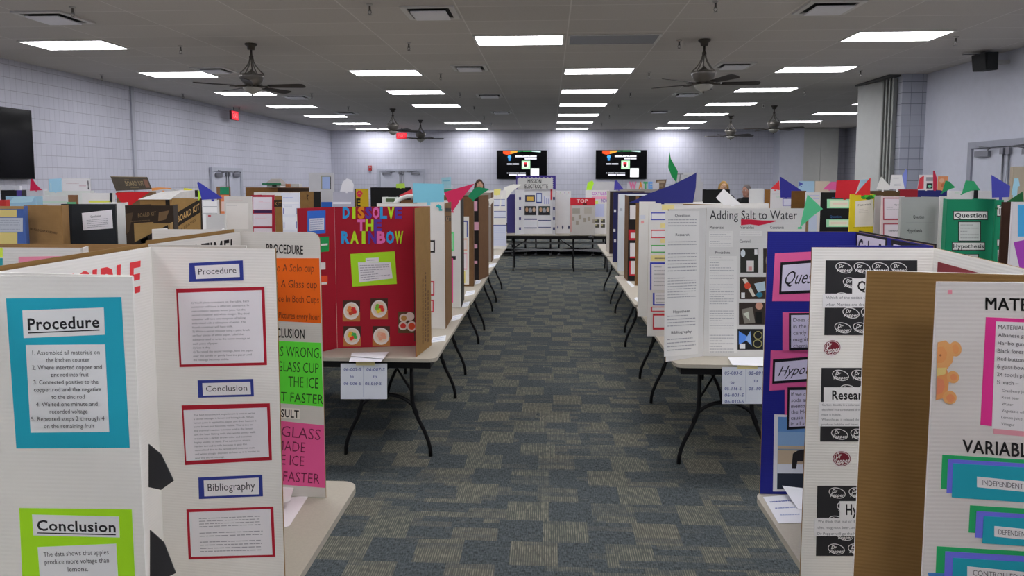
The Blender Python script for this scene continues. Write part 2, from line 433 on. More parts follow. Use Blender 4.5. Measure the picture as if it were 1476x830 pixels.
# doors -----------------------------------------------------------------------------------------
M_DOOR = mat('#b7bac6', .5, 'paint'); M_FR = mat('#8e919d', .5, 'paint'); M_FR2 = mat('#a6a9b5', .5, 'paint'); M_STEEL = mat('#84858c', .35, 'metal', 1, .7)
def double_door(name, origin, U, N, W, H, frame_m, leaf_m):
    o = Vector(origin); V = Vector((0,0,1))
    def bx(mb, u0, u1, v0, v1, n0, n1, m):
        p = [o+U*u+V*v+N*n for v in (v0, v1) for (u, n) in ((u0, n0), (u1, n0), (u1, n1), (u0, n1))]; mb.hexa(p, m)
    root = bpy.data.objects.new(name, None); COL.objects.link(root); root.location = o; root['kind'] = 'structure'
    mb = MB(); bx(mb, 0, .1, 0, H, .001, .07, frame_m); bx(mb, W-.1, W, 0, H, .001, .07, frame_m); bx(mb, .1, W-.1, H-.1, H, .001, .07, frame_m); mb.obj('frame', root)
    for u0, u1 in ((.11, W/2-.006), (W/2+.006, W-.11)):
        mb = MB(); bx(mb, u0, u1, .01, H-.11, .001, .04, leaf_m); lf = mb.obj('door_leaf', root)
        c = u0+.1 if u0 < .2 else u1-.1; s = 1 if u0 < .2 else -1
        mb = MB(); bx(mb, min(c, c+s*.34), max(c, c+s*.34), H-.24, H-.15, .04, .09, M_STEEL)
        mb.tube([o+U*(c+s*.3)+V*(H-.14)+N*.07, o+U*(c+s*.5)+V*(H-.12)+N*.16, o+U*(c+s*.1)+V*(H-.08)+N*.08], .012, M_STEEL, 6); mb.obj('door_closer', lf)
        mb = MB(); e = u1-.06 if u0 < .2 else u0+.06
        bx(mb, min(e, e-s*.62), max(e, e-s*.62), .98, 1.05, .04, .1, M_STEEL)
        mb.tube([o+U*(e-s*.0)+V*.1+N*.06, o+U*e+V*(H-.16)+N*.06], .014, M_STEEL, 6); bx(mb, e-.04, e+.04, H-.22, H-.12, .04, .09, M_STEEL); mb.obj('panic_bar', lf)
    return root
X1, Y1 = Vector((1,0,0)), Vector((0,1,0))
double_door('door_1', (XL, 17.05, 0), Y1, X1, 1.75, 2.13, M_FR2, M_DOOR)
double_door('door_2', (-6.78, YB, 0), X1, -Y1, 1.9, 2.24, M_FR2, M_DOOR)
double_door('door_3', (XR, 9.7, 0), Y1, -X1, 1.86, 2.42, M_FR, mat('#b3b7c3', .5, 'paint'))
root = bpy.data.objects.new('door_4', None); COL.objects.link(root); root.location = (XR2, 25.0, 0); root['kind'] = 'structure'
mb = MB(); mb.box(XR2-.06, XR2-.001, 24.5, 25.45, 0, 2.3, mat('#5b4636', .6, 'paint')); mb.obj('frame', root)
mb = MB(); mb.box(XR2-.075, XR2-.061, 24.6, 25.35, 1.15, 2.2, emit('#fff7ea', 1.6, 'daylight_pane')); mb.obj('lit_pane', root)
mb = MB(); mb.box(XR2-.1, XR2-.061, 24.6, 25.35, .95, 1.05, M_STEEL); mb.obj('panic_bar', root)

# folding partitions -----------------------------------------------------------------------------
root = thing('folding_partition', 'grey accordion partition folded beside the block pillar on the right', 'partition', (6.4, 13.7, 0))
M_PART = mat('#b4b6b4', .7, 'paint'); M_PLEAT = mat('#8d8f8b', .6, 'paint')
mb = MB(); mb.hexa([(6.42,13.66,.02),(6.48,13.67,.02),(6.33,14.43,.02),(6.27,14.42,.02),(6.42,13.66,CEIL-.03),(6.48,13.67,CEIL-.03),(6.33,14.43,CEIL-.03),(6.27,14.42,CEIL-.03)], M_PART); mb.obj('end_panel', root)
for i in range(4):
    y = 13.1+i*.125; mb = MB()
    mb.hexa([(6.33,y,.02),(6.43,y+.06,.02),(6.43,y+.11,.02),(6.33,y+.05,.02),(6.33,y,CEIL-.05),(6.43,y+.06,CEIL-.05),(6.43,y+.11,CEIL-.05),(6.33,y+.05,CEIL-.05)], M_PLEAT); mb.obj('pleat_panel', root)
mb = MB(); mb.box(6.22, 6.43, 13.06, 14.45, CEIL-.035, CEIL-.001, mat('#4a4b4c', .5, 'metal')); mb.obj('track', root)
root = thing('folding_partition', 'flat grey partition panel in the rear right corner by the back wall', 'partition', (10.1, 26.0, 0))
mb = MB(); mb.box(9.52, 10.15, 26.3, 26.38, .02, CEIL-.03, M_PART); mb.obj('panel', root)
mb = MB(); mb.box(10.16, 10.8, 26.3, 26.38, .02, CEIL-.03, M_PART); mb.obj('panel', root)
mb = MB(); mb.box(9.5, 10.85, 26.28, 26.4, CEIL-.03, CEIL-.001, mat('#4a4b4c', .5, 'metal')); mb.obj('track', root)

# ================================================================== CEILING FITTINGS
M_LAMP = emit('#fbfaff', LAMP, 'lamp_diffuser'); M_WF = mat('#c9c8c5', .5, 'paint')
def make_light(off=False):
    root = thing('ceiling_light', '', 'ceiling light', (0, 0, CEIL))
    mb = MB(); z = CEIL
    for x0, x1, y0, y1 in ((-.615,.615,-.32,-.295),(-.615,.615,.295,.32),(-.615,-.59,-.295,.295),(.59,.615,-.295,.295)):
        mb.box(x0, x1, y0, y1, z-.014, z-.001, M_WF)
    mb.obj('frame', root, (0,0,CEIL))
    mb = MB(); mb.box(-.589, .589, -.294, .294, z-.01, z-.002, mat('#6b6a69', .3, 'plastic') if off else M_LAMP); mb.obj('diffuser', root, (0,0,CEIL)); return root
L0 = make_light(); first = True
NTH = ['nearest', 'second', 'third', 'fourth', 'fifth', 'sixth', 'seventh', 'eighth', 'ninth']
CX = [(-6.76, 'column of lights along the left wall'), (-2.93, 'column of lights left of the aisle'), (.87, 'column of lights over the aisle'), (4.62, 'column of lights on the right side')]
RY = [9.58+2.76*i for i in range(7)]
def put_light(x, y, label, group):
    global first
    o = L0 if first else dup(L0, (x, y, CEIL)); o.location = (x, y, CEIL); o['label'] = label; o['group'] = group; first = False
for cx, cl in CX:
    ys = [y for i, y in enumerate(RY) if not (i == 0 and cx in (-2.93, .87)) and not (i == 4 and cx == -2.93)]
    for k, y in enumerate(ys): put_light(cx, y, '%s lit panel light in the %s' % (NTH[k], cl), 'lit ceiling panel lights')
    for y in [9.58-2.76*i for i in range(1, 6)]: put_light(cx, y, 'lit ceiling panel light nearer than the photo shows', 'ceiling lights above and behind the camera')
put_light(-.41, 9.58, 'lit panel light at top centre, largest of the lit ones over the aisle', 'lit ceiling panel lights')
for y, nme in ((17.9, 'largest'), (20.6, 'middle'), (23.36, 'smallest')): put_light(8.35, y, '%s of three panel lights beyond the folding partition on the far right' % nme, 'lit ceiling panel lights')
o = make_light(True); o.location = (.87, 9.6, CEIL); o['label'] = 'unlit dark panel light right of the large lit light at top centre'; o['group'] = 'ceiling lights'

def make_vent():
    root = thing('ceiling_vent', '', 'ceiling vent', (0, 0, CEIL)); z = CEIL; b0 = (0,0,CEIL)
    mb = MB()
    for x0, x1, y0, y1 in ((-.3,.3,-.3,-.24),(-.3,.3,.24,.3),(-.3,-.24,-.24,.24),(.24,.3,-.24,.24)): mb.box(x0, x1, y0, y1, z-.02, z-.001, mat('#c9c8c6', .5, 'paint'))
    mb.obj('frame', root, b0)
    mb = MB(); mb.box(-.24, .24, -.24, .24, z-.006, z-.002, mat('#1c1c1d', .7, 'paint')); mb.obj('opening', root, b0)
    mb = MB(); mb.box(-.2, .2, -.2, .2, z-.05, z-.035, mat('#e6e6ec', .4, 'paint'))
    for sx in (-.15, .15): mb.box(sx-.01, sx+.01, -.01, .01, z-.036, z-.003, M_STEEL)
    mb.obj('deflector_plate', root, b0); return root
V0 = make_vent(); first = True
for x, cl in ((-5.85, 'left line of vents'), (-1.36, 'middle line of vents'), (3.1, 'right line of vents')):
    for k, y in enumerate((7.95, 11.85, 15.75, 19.65)):
        o = V0 if first else dup(V0, (x, y, CEIL)); o.location = (x, y, CEIL); o['label'] = '%s square air vent in the %s on the ceiling' % (NTH[k], cl); o['group'] = 'ceiling air vents'; first = False
def make_sprinkler():
    root = thing('sprinkler_head', '', 'sprinkler', (0, 0, CEIL)); b0 = (0,0,CEIL); st = mat('#8f8d8a', .3, 'metal', 1, .8)
    mb = MB(); mb.lathe([(.035, 0), (.035, -.006), (.018, -.018)], (0,0,CEIL-.001), mat('#b7b6b3', .5, 'metal'), 12); mb.obj('escutcheon', root, b0)
    mb = MB(); mb.lathe([(.012, -.019), (.012, -.06), (.018, -.062), (.018, -.075), (.006, -.076)], (0,0,CEIL), st, 10)
    for s in (-1, 1): mb.tube([(s*.012, 0, CEIL-.07), (s*.02, 0, CEIL-.09), (0, 0, CEIL-.112)], .004, st, 6)
    mb.obj('body', root, b0)
    mb = MB(); mb.lathe([(.024, -.112), (.024, -.116), (.004, -.117)], (0,0,CEIL), st, 12); mb.obj('deflector', root, b0); return root
S0 = make_sprinkler(); first = True
for x, cl, ys in ((-8.2, 'line beside the left wall', (9.5, 12.3, 15.1, 17.9)), (-5.3, 'line on the left half', (7.5, 9.74, 12.5, 15.2, 18)), (-1.97, 'line left of the aisle', (7.57, 9.67, 12.51, 15.21, 18.1, 20.9, 23.44)),
                  (1.79, 'line right of the aisle', (7.65, 9.72, 12.55, 15.4, 17.96, 20.62, 23.64)), (5.47, 'line on the right side', (9.69, 12.52, 15.14, 17.99, 20.8)), (8.94, 'line beyond the folding partition', (20.4, 23.19))):
    for k, y in enumerate(ys):
        o = S0 if first else dup(S0, (x, y, CEIL)); o.location = (x, y, CEIL); o['label'] = '%s small sprinkler head in the %s on the ceiling' % (NTH[k], cl); o['group'] = 'ceiling sprinkler heads'; first = False

# ceiling fans
M_FB = mat('#2b2422', .45, 'metal'); M_BZ = mat('#4e4a45', .4, 'metal', 1, .5); M_NI = mat('#77736d', .35, 'metal', 1, .6)
def make_fan():
    root = thing('ceiling_fan', '', 'ceiling fan', (0, 0, CEIL)); b0 = (0,0,CEIL); Z = CEIL
    mb = MB(); mb.lathe([(.085, -.001), (.085, -.02), (.055, -.045), (.05, -.085), (.02, -.09)], (0,0,Z), M_BZ); mb.obj('canopy', root, b0)
    mb = MB(); mb.tube([(0,0,Z-.085), (0,0,Z-.2)], .016, M_BZ); mb.lathe([(.02, -.16), (.03, -.175), (.03, -.2), (.02, -.21)], (0,0,Z), M_BZ, 14); mb.obj('downrod', root, b0)
    for k in range(5):
        a = 2*math.pi*k/5+.3; mb = MB()
        mb.tube([(math.cos(a)*r, math.sin(a)*r, Z-d) for r, d in ((.02,.2),(.03,.25),(.06,.31),(.115,.38),(.16,.42),(.165,.445))], .009, M_NI, 8); mb.obj('support_arm', root, b0)
    mb = MB(); mb.lathe([(.01, -.36), (.05, -.4), (.1, -.43), (.168, -.435), (.165, -.47), (.14, -.53), (.1, -.575), (.07, -.59)], (0,0,Z), M_NI); mb.obj('motor_housing', root, b0)
    for k in range(5):
        a = 2*math.pi*k/5+.12; ca, sa = math.cos(a), math.sin(a)
        def w_(r, t, z): return Vector((ca*r-sa*t, sa*r+ca*t, z))
        mb = MB(); mb.tube([w_(.06,0,Z-.59), w_(.16,0,Z-.6), w_(.23,0,Z-.605)], [.016, .012, .014], M_BZ, 8)
        mb.prism([w_(.2,-.03,Z-.612), w_(.2,.03,Z-.604), w_(.3,.045,Z-.602), w_(.3,-.045,Z-.614)], (0,0,.005), M_BZ); bi = mb.obj('blade_iron', root, b0)
        mb = MB(); sl = -.2
        out = [(.24,-.05), (.7,-.075), (.75,-.066), (.77,-.035), (.77,.035), (.75,.066), (.7,.075), (.24,.05)]
        mb.prism([w_(r, t, Z-.6+t*sl) for r, t in out], (0,0,.008), M_FB); mb.obj('blade', root, b0)
    mb = MB(); mb.lathe([(.075, -.592), (.08, -.61), (.03, -.614)], (0,0,Z), M_BZ); mb.obj('fitter', root, b0)
    mb = MB(); mb.lathe([(.125, -.615), (.128, -.625), (.115, -.65), (.08, -.68), (.035, -.7), (.012, -.704)], (0,0,Z), mat('#a8a7a0', .25, 'plastic')); mb.obj('glass_bowl', root, b0)
    mb = MB(); mb.lathe([(.012, -.704), (.016, -.712), (.008, -.724), (.003, -.73)], (0,0,Z), M_BZ, 12); mb.obj('finial', root, b0)
    mb = MB(); mb.tube([(.12,.05,Z-.56), (.13,.05,Z-.6)], .004, M_BZ, 6); mb.obj('pull_chain', root, b0)
    return root
F0 = make_fan(); first = True
for x, y, rz, lb in ((-4.22, 9.64, -.14, 'large dark-bladed ceiling fan over the left side, nearest on the left'), (2.13, 9.7, -.1, 'large dark-bladed ceiling fan nearest right of the aisle'),
                     (-4.25, 18.6, .4, 'distant ceiling fan with bright bowl on the left, before the back wall'), (-4.17, 22.2, .25, 'smallest ceiling fan on the left, hanging against the back wall'),
                     (5.88, 18.4, .5, 'distant ceiling fan on the right with a pale-lit blade'), (5.52, 21.3, .15, 'smallest ceiling fan on the right, nearest the back wall')):
    o = F0 if first else dup(F0, (x, y, CEIL)); o.location = (x, y, CEIL); o.rotation_euler = (0, 0, rz); o['label'] = lb; o['group'] = 'ceiling fans'; first = False

# exit signs, alarm, speaker
def exit_sign(label, c, axis):
    c = Vector(c); root = thing('exit_sign', label, 'exit sign', c); U = Y1 if axis == 'y' else X1; N = X1 if axis == 'y' else -Y1
    def bx(mb, hw, hh, n0, n1, m): mb.hexa([c+U*u+Vector((0,0,v))+N*n for v in (-hh, hh) for u, n in ((-hw, n0), (hw, n0), (hw, n1), (-hw, n1))], m)
    mb = MB(); bx(mb, .2, .12, -.03, .03, mat('#6e3a3c', .5, 'plastic')); mb.obj('housing', root)
    mb = MB(); tl = c-U*.185*(1 if axis == 'x' else -1); s = 1 if axis == 'x' else -1
    q = Quad(*[c+U*(u*s)+Vector((0,0,v))+N*.031 for u, v in ((-.19,.11),(.19,.11),(.19,-.11),(-.19,-.11))], N)
    k = emit('#ff3a48', .9, 'exit_glow'); mb.add([q.at(0,0), q.at(0,1), q.at(1,1), q.at(1,0)], [(0,1,2,3)], k)
    draw(mb, q, [txt('EXIT', .14, .86, .78, .56, '#ffd8d8', .6)], .001); mb.obj('lit_face', root)
    mb = MB(); mb.tube([c+Vector((0,0,.12)), Vector((c.x, c.y, CEIL-.001))], .015, M_STEEL, 8); mb.obj('hanger', root)
exit_sign('red exit sign high on the left wall over the double door', (XL+.25, 18.0, 3.52), 'y')
exit_sign('red exit sign hanging before the back wall behind the left fans', (-5.5, 25.5, 3.45), 'x')
root = thing('fire_alarm', 'small red fire alarm on the back wall beside the double door', 'fire alarm', (-7.08, YB, 2.27))
mb = MB(); mb.box(-7.14, -7.02, YB-.06, YB-.001, 2.16, 2.36, mat('#b03434', .5, 'plastic')); mb.obj('body', root)
mb = MB(); mb.ball((-7.08, YB-.06, 2.3), .045, mat('#d8d8d8', .3, 'plastic'), 10, (1,.5,.7)); mb.obj('strobe_lens', root)
root = thing('loudspeaker', 'black box loudspeaker hung high at the right wall', 'speaker', (6.55, 10.8, 3.6))
mb = MB(); mb.hexa([(6.45,10.62,3.44),(6.62,10.62,3.44),(6.62,10.95,3.46),(6.45,10.95,3.46),(6.42,10.62,3.7),(6.62,10.62,3.7),(6.62,10.95,3.7),(6.42,10.95,3.7)], mat('#1d1f20', .6, 'plastic')); mb.obj('cabinet', root, bevel=.008)
mb = MB(); mb.box(6.455, 6.6, 10.605, 10.619, 3.46, 3.68, mat('#2a2c2d', .8, 'plastic')); mb.obj('grille', root)
mb = MB(); mb.box(6.62, XR-.001, 10.75, 10.82, 3.55, 3.6, mat('#b8b8b8', .5, 'metal')); mb.box(6.2, 6.62, 10.78, 10.8, 3.69, 3.7, mat('#3a3a3a', .5, 'metal')); mb.obj('bracket', root)

# televisions
M_SCR = emit('#050507', .5, 'screen_black')
def tv(label, o, U, N, W, H, content):
    o = Vector(o); V = Vector((0,0,1)); root = thing('television', label, 'television', o)
    def bx(mb, u0, u1, v0, v1, n0, n1, m): mb.hexa([o+U*u+V*v+N*n for v in (v0, v1) for u, n in ((u0, n0), (u1, n0), (u1, n1), (u0, n1))], m)
    mb = MB(); bx(mb, 0, W, 0, H, .05, .1, mat('#0d0d0f', .35, 'plastic')); mb.obj('bezel', root, bevel=.006)
    mb = MB(); bx(mb, W*.3, W*.7, H*.3, H*.7, .001, .05, BLACKM); mb.obj('wall_bracket', root)
    mb = MB(); q = Quad(*[o+U*u+V*v+N*.101 for u, v in ((.02,H-.02),(W-.02,H-.02),(W-.02,.02),(.02,.02))], N)
    k = mat('#060608', .12, 'glass'); k.node_tree.nodes['Principled BSDF'].inputs['Specular IOR Level'].default_value = .12
    mb.add([q.at(0,0), q.at(0,1), q.at(1,1), q.at(1,0)], [(0,1,2,3)], k)
    for it in content:
        col = it[-1]; ek = 'em_'+col
        if ek not in MATS: MATS[ek] = emit(col, .95, 'screen_'+col.strip('#'))
        mb.add([q.at(u, v, .001+it[0]*.0005) for u, v in it[1]], [tuple(range(len(it[1])))], MATS[ek])
    mb.obj('screen', root)
def R4(a, b_, c, d): return [(a, b_), (a, d), (c, d), (c, b_)]
slide = [(1, [(.12,0), (.12,.1), (.2,.15), (.27,.12), (.27,0)], '#e2502a'), (1, [(.27,0), (.27,.12), (.4,.06), (.42,0)], '#e89a3a'), (1, [(.42,0), (.4,.05), (.5,.03), (.52,0)], '#1f7a4a'), (1, [(.53,0), (.52,.03), (.7,.03), (.7,0)], '#3fae62'), (1, [(.7,0), (.7,.03), (.88,.06), (.88,0)], '#bfe3dc')]
slide += [(1, [(.25+.036*math.cos(a*.5236), .22+.065*math.sin(a*.5236)) for a in range(12, 0, -1)], '#4aa2e8'), (1, [(.225,.26), (.23,.36), (.27,.36), (.275,.26)], '#3b86cf')]
for (a, b_, c, d) in ((.37,.17,.52,.2),(.53,.17,.66,.2),(.67,.17,.8,.2),(.37,.205,.6,.23),(.61,.205,.8,.23),(.56,.265,.68,.31),(.69,.265,.8,.31),(.2,.46,.3,.5),(.31,.46,.44,.5),(.2,.79,.22,.82),(.24,.79,.36,.82),(.37,.79,.45,.82),(.46,.79,.58,.82),(.24,.85,.4,.89),(.41,.85,.58,.89)):
    slide.append((1, R4(a, b_, c, d), '#e6e6f4'))
slide += [(1, R4(.5,.36,.67,.66), '#a9e0b0'), (2, R4(.52,.4,.63,.6), '#f3d9d6'), (3, R4(.54,.42,.61,.54), '#c8313c'), (4, R4(.55,.5,.6,.58), '#3a2320'), (1, R4(.68,.63,.85,.95), '#f5f7fa')]
tv('wall television showing a slide, nearer the left of the two on the back wall', (-2.04, YB, 1.83), X1, -Y1, 1.97, 1.12, slide)
tv('wall television showing a slide, on the right of the two on the back wall', (1.82, YB, 1.83), X1, -Y1, 1.97, 1.12, slide)
tv('switched-off black wall television on the left wall at the picture edge', (XL, 9.15, 1.83), Y1, X1, 1.83, 1.13, [])

# ================================================================== TABLES
M_TOP = mat('#b6afa0', .5, 'plastic'); M_RIM = mat('#55524d', .6, 'plastic')
def make_table():
    b0 = (0,0,0); root = thing('folding_table', '', 'table', b0); HW, HL = .38, .915
    def rr(hw, hl, r, z):
        o = []
        for cx, cy, g in ((hw-r,hl-r,0),(-hw+r,hl-r,90),(-hw+r,-hl+r,180),(hw-r,-hl+r,270)):
            o += [(cx+r*math.cos(math.radians(g+t)), cy+r*math.sin(math.radians(g+t)), z) for t in range(0, 91, 15)]
        return o
    mb = MB(); mb.prism(rr(HW, HL, .055, TZ), (0,0,-.022), M_TOP, M_RIM, M_TOP); mb.obj('tabletop', root, b0)
    mb = MB()
    for x0, x1, y0, y1 in ((-.34,.34,-.88,-.85),(-.34,.34,.85,.88),(-.34,-.31,-.85,.85),(.31,.34,-.85,.85)): mb.box(x0, x1, y0, y1, TZ-.07, TZ-.0225, BLACKM)
    mb.obj('apron', root, b0)
    for sy in (-1, 1):
        y = sy*.6
        for sx in (-1, 1):
            mb = MB(); mb.tube([(sx*x, y, z) for x, z in ((.165,TZ-.03),(.165,.42),(.168,.37),(.18,.31),(.205,.25),(.245,.17),(.272,.1),(.283,.05),(.285,0.0))], .0135, BLACKM, 10); mb.obj('leg', root, b0)
        mb = MB(); mb.tube([(.2*math.cos(math.radians(t)), y, .262+.15*math.sin(math.radians(t))) for t in range(0, 181, 12)], .0125, BLACKM, 10); mb.obj('leg_arch', root, b0)
        mb = MB(); mb.tube([(-.3, y, TZ-.04), (.3, y, TZ-.04)], .013, BLACKM, 8)
        mb.obj('pivot_bar', root, b0)
        mb = MB(); mb.tube([(0, y-sy*.38, TZ-.05), (0, y-sy*.2, TZ-.17), (.16, y, TZ-.3)], .008, BLACKM, 8); mb.tube([(0, y-sy*.2, TZ-.17), (-.16, y, TZ-.3)], .008, BLACKM, 8); mb.obj('brace', root, b0)
    return root
T0 = make_table(); first = True
TABLES = []
def put_table(x, y, label, rotz=0):
    global first
    o = T0 if first else dup(T0, (x, y, 0)); o.location = (x, y, 0); o.rotation_euler = (0, 0, rotz); o['label'] = label; o['group'] = 'folding tables'; first = False
    TABLES.append((x, y, rotz))
ORD = ['nearest', 'second', 'third', 'fourth', 'fifth']
put_table(-1.06, 1.44, 'beige folding table under the boards at the near left of the aisle')
put_table(1.10, 1.44, 'beige folding table under the boards at the near right of the aisle')
for k, y in enumerate((4.96, 6.85, 8.74, 10.63)):
    put_table(-1.06, y, '%s beige folding table in the long row left of the aisle%s' % (ORD[k], ', under the red board' if k == 0 else ''))
    put_table(1.13+(.07 if k > 1 else 0), y-.04, '%s beige folding table in the long row right of the aisle%s' % (ORD[k], ', under the salt board' if k == 0 else ''))
put_table(-.1, 13.75, 'folding table across the far end of the aisle, left half', math.pi/2)
put_table(1.76, 13.75, 'folding table across the far end of the aisle, right half', math.pi/2)

# ================================================================== NEAR BOARDS, LEFT OF THE AISLE
TEAL, LIME, NAVY, CRIM = '#1796ad', '#9fd91c', '#28347f', '#9a1428'
def sheet_inner(part, fr, px, col, items, name='text_sheet', layer=2): return sheet(part, fr, px, col, items, name, layer)
# white board with teal and lime sheets (fruit battery)
rt, ps = board('white board nearest the camera on the left, with teal procedure and lime conclusion sheets',
               [(-.707, 1.12), (-.995, 1.12), (-1.03, .62), (-.8, .5)], WHITE, WHITE, z1=1.664)
p, f = ps[0]
sheet(p, f, [(9,430),(175,428),(187,645),(24,646)], TEAL)
sheet_inner(p, f, [(33,447),(150,443),(152,482),(35,487)], '#dedfe0', [txt('Procedure', .06, .94, .72, .42, '#222226', .9), rect(.06, .8, .94, .84, '#222226')], 'title_card')
L = [('1. Assembled all materials on', .08, .93), ('the kitchen counter', .25, .8), ('2. Where inserted copper and', .07, .95), ('zinc rod into fruit', .3, .78), ('3. Connected positive to the', .08, .9),
     ('copper rod and the negative', .08, .93), ('to the zinc rod', .3, .72), ('4. Waited one minute and', .1, .88), ('recorded voltage', .27, .75), ('5. Repeated steps 2 through 4', .03, .96), ('on the remaining fruit', .19, .83)]
sheet_inner(p, f, [(38,497),(152,496),(158,622),(45,623)], '#d9dadc', [txt(t, a, b, .11+.0835*i, .048, '#3a3a40') for i, (t, a, b) in enumerate(L)])
sheet(p, f, [(28,732),(190,734),(196,862),(34,862)], LIME)
sheet_inner(p, f, [(47,741),(172,744),(173,774),(49,771)], '#dedfe0', [txt('Conclusion', .05, .96, .74, .48, '#222226', .9), rect(.05, .84, .96, .89, '#222226')], 'title_card')
sheet_inner(p, f, [(55,788),(168,783),(172,856),(60,856)], '#d9dadc', [txt('The data shows that apples', .07, .9, .2, .095, '#3a3a40'), txt('produce more voltage than', .08, .9, .36, .095, '#3a3a40'), txt('lemons.', .37, .63, .52, .095, '#3a3a40')])

# invisible ink board
rt, ps = board('white board with blue Procedure, Conclusion and Bibliography labels and red-edged sheets',
               [(-.69, 1.69), (-1.04, 1.725), (-1.05, 1.23), (-.76, 1.2)], WHITE, [BROWN, BROWN, WHITE])
p, f = ps[0]
for q, t, qi in (([(273,379),(350,375),(351,404),(273,406)], 'Procedure', [(281,383),(345,380),(346,399),(283,402)]), ([(285,548),(365,546),(366,571),(286,573)], 'Conclusion', [(292,552),(361,550),(362,568),(293,570)]),
                 ([(286,688),(378,684),(379,715),(287,719)], 'Bibliography', [(294,692),(373,688),(374,712),(295,715)])):
    sheet(p, f, q, NAVY, (), 'title_card'); sheet_inner(p, f, qi, '#dfdde0', [txt(t, .07, .93, .68, .46, '#3a3a40')], 'title_label')
T1 = ["1) You'll place containers on the table. Each", 'container will have a different substance. In', 'one container squeeze lemon juice. Set the', 'second container add white vinegar. The third', 'container will have one teaspoon of baking', 'soda mixed with a tablespoon of water. The', 'fourth container will have milk.',
      '2) Write a secret message using a paint brush', 'on four pieces of white paper. Label the', 'substance used to write the secret message on', 'each piece of paper.', '3) Let it dry.', '4) To reveal the secret message, hold the paper', 'over the candle or gently heat the paper until', 'the message becomes visible.']
sheet(p, f, [(254,416),(381,413),(385,526),(259,529)], CRIM, (), 'red_mount')
sheet_inner(p, f, [(257,422),(377,418),(381,522),(262,525)], '#dcd9de', para(T1, .16, .88, .1, .95, .026, '#6a6a72'))
T2 = ['The heat sensitive ink experiment is one to write', 'a secret message, is lemon and baking soda. When', 'lemon juice is applied to paper and then heated it', 'turns brown and becomes visible. This is due to', 'the chemical reaction between acid in the lemon', 'and the heat. Baking soda also works pretty well,', 'it turns into a darker brown color and becomes', 'highly visible to read. The substance that is', 'harder to read is milk because it gets the', 'caramelized due to the lactose and does not melt', 'and white vinegar exposed to heat so it is harder to', 'read the secret message.']
sheet(p, f, [(262,584),(389,581),(392,663),(267,670)], CRIM, (), 'red_mount')
sheet_inner(p, f, [(265,591),(385,587),(388,658),(269,664)], '#dcd9de', para(T2, .12, .9, .04, .96, .034, '#6a6a72'))
sheet(p, f, [(269,734),(394,730),(397,802),(272,806)], CRIM, (), 'red_mount')
sheet_inner(p, f, [(273,738),(390,733),(393,799),(276,802)], '#dad8dc', [bars(.12, .88, .12, .36, 4, '#8f8f96'), bars(.12, .9, .44, .58, 2, '#8f8f96'), bars(.12, .88, .64, .92, 4, '#8f8f96')])
p, f = ps[1]
a, b = Vector((-1.04, 1.725, 0)), Vector((-1.05, 1.23, 0)); off = f.N*.003
def on_panel(a, b, u, z): v = a+(b-a)*u; return Vector((v.x, v.y, z))
mb = MB(); q = Quad(on_panel(a, b, .97, 1.622)+off, on_panel(a, b, .1, 1.622)+off, on_panel(a, b, .1, 1.545)+off, on_panel(a, b, .97, 1.545)+off, f.N)
draw(mb, q, [txt('INVISIBLE', 0, 1, .98, .96, '#c9353b', 1.3, .12)], 0); mb.obj('title_lettering', p)
mb = MB(); o = -f.N*.0062; mb.prism([on_panel(a, b, .01, TZ+.002)+o, on_panel(a, b, .99, TZ+.002)+o, on_panel(a, b, .99, TOP+.009)+o, on_panel(a, b, .01, TOP+.009)+o], -f.N*.004, BROWN); mb.obj('backing_board', rt)
p, f = ps[2]
for pts in ([(214,640),(232,655),(250,693),(232,706),(214,702)], [(216,764),(236,782),(253,826),(236,834),(216,832)]):
    P = [onp(x, y, f.O+Vector((0,.012,0)), f.N) for x, y in pts]
    mb = MB(); mb.prism(P, (0, .002, 0), mat('#3a3a3d', .8)); mb.obj('black_paper', rt)

# party time board
CREAM = mat('#c4c1bb', .75, 'board')
rt, ps = board('cream board with orange, green and pink handwritten sheets at the near left table corner',
               [(-.757, 2.225), (-1.035, 2.235), (-1.08, 1.78), (-.8, 1.765)], CREAM, [BROWN, BROWN, CREAM], rounds=[(.03, 0), (0, 0), (0, 0)])
p, f = ps[0]
lettering(p, f, [(384,350),(437,353),(437,367),(384,364)], [txt('PROCEDURE', 0, 1, .98, .9, '#1d1b1b', .7)])
lettering(p, f, [(376,470),(439,473),(439,488),(376,485)], [txt('CONCLUSION', 0, 1, .98, .86, '#1d1b1b', .7)])
sheet(p, f, [(383,586),(432,589),(432,604),(383,601)], '#d9d4cc', [txt('RESULT', .2, .98, .88, .72, '#1d1b1b', .7)], 'title_card')
HW = '#4a2a1c'
sheet(p, f, [(352,372),(460,372),(463,466),(356,460)], '#f46a10', [txt('To A Solo cup', .38, .93, .21, .12, HW, -.35, .1), txt('To A Glass cup', .34, .96, .46, .12, HW, -.35, .1), txt('Ice In Both Cups', .42, .98, .69, .11, HW, -.35, .1), txt('Take Pictures every hour', .28, .98, .95, .1, HW, -.35, .1)], 'handwritten_sheet')
G = '#2c4a22'
sheet(p, f, [(352,489),(463,494),(466,586),(356,577)], '#5cd83c', [txt('WAS WRONG,', .28, .99, .24, .16, G, -.35, .1), txt('GLASS CUP', .42, .96, .48, .16, G, -.35, .1), txt('THE ICE', .56, .95, .72, .17, G, -.35, .1), txt('MELT FASTER', .22, 1., .96, .15, G, -.35, .1)], 'handwritten_sheet')
K = '#6a2340'
sheet(p, f, [(362,602),(467,613),(469,703),(366,695)], '#f0619f', [txt('THE GLASS', .0, .95, .24, .17, K, -.35, .1), txt('CUP MADE', .0, .74, .46, .16, K, -.35, .1), txt('THE ICE', .2, .72, .68, .16, K, -.35, .1), txt('MELT FASTER', .0, .92, .94, .16, K, -.35, .1)], 'handwritten_sheet')
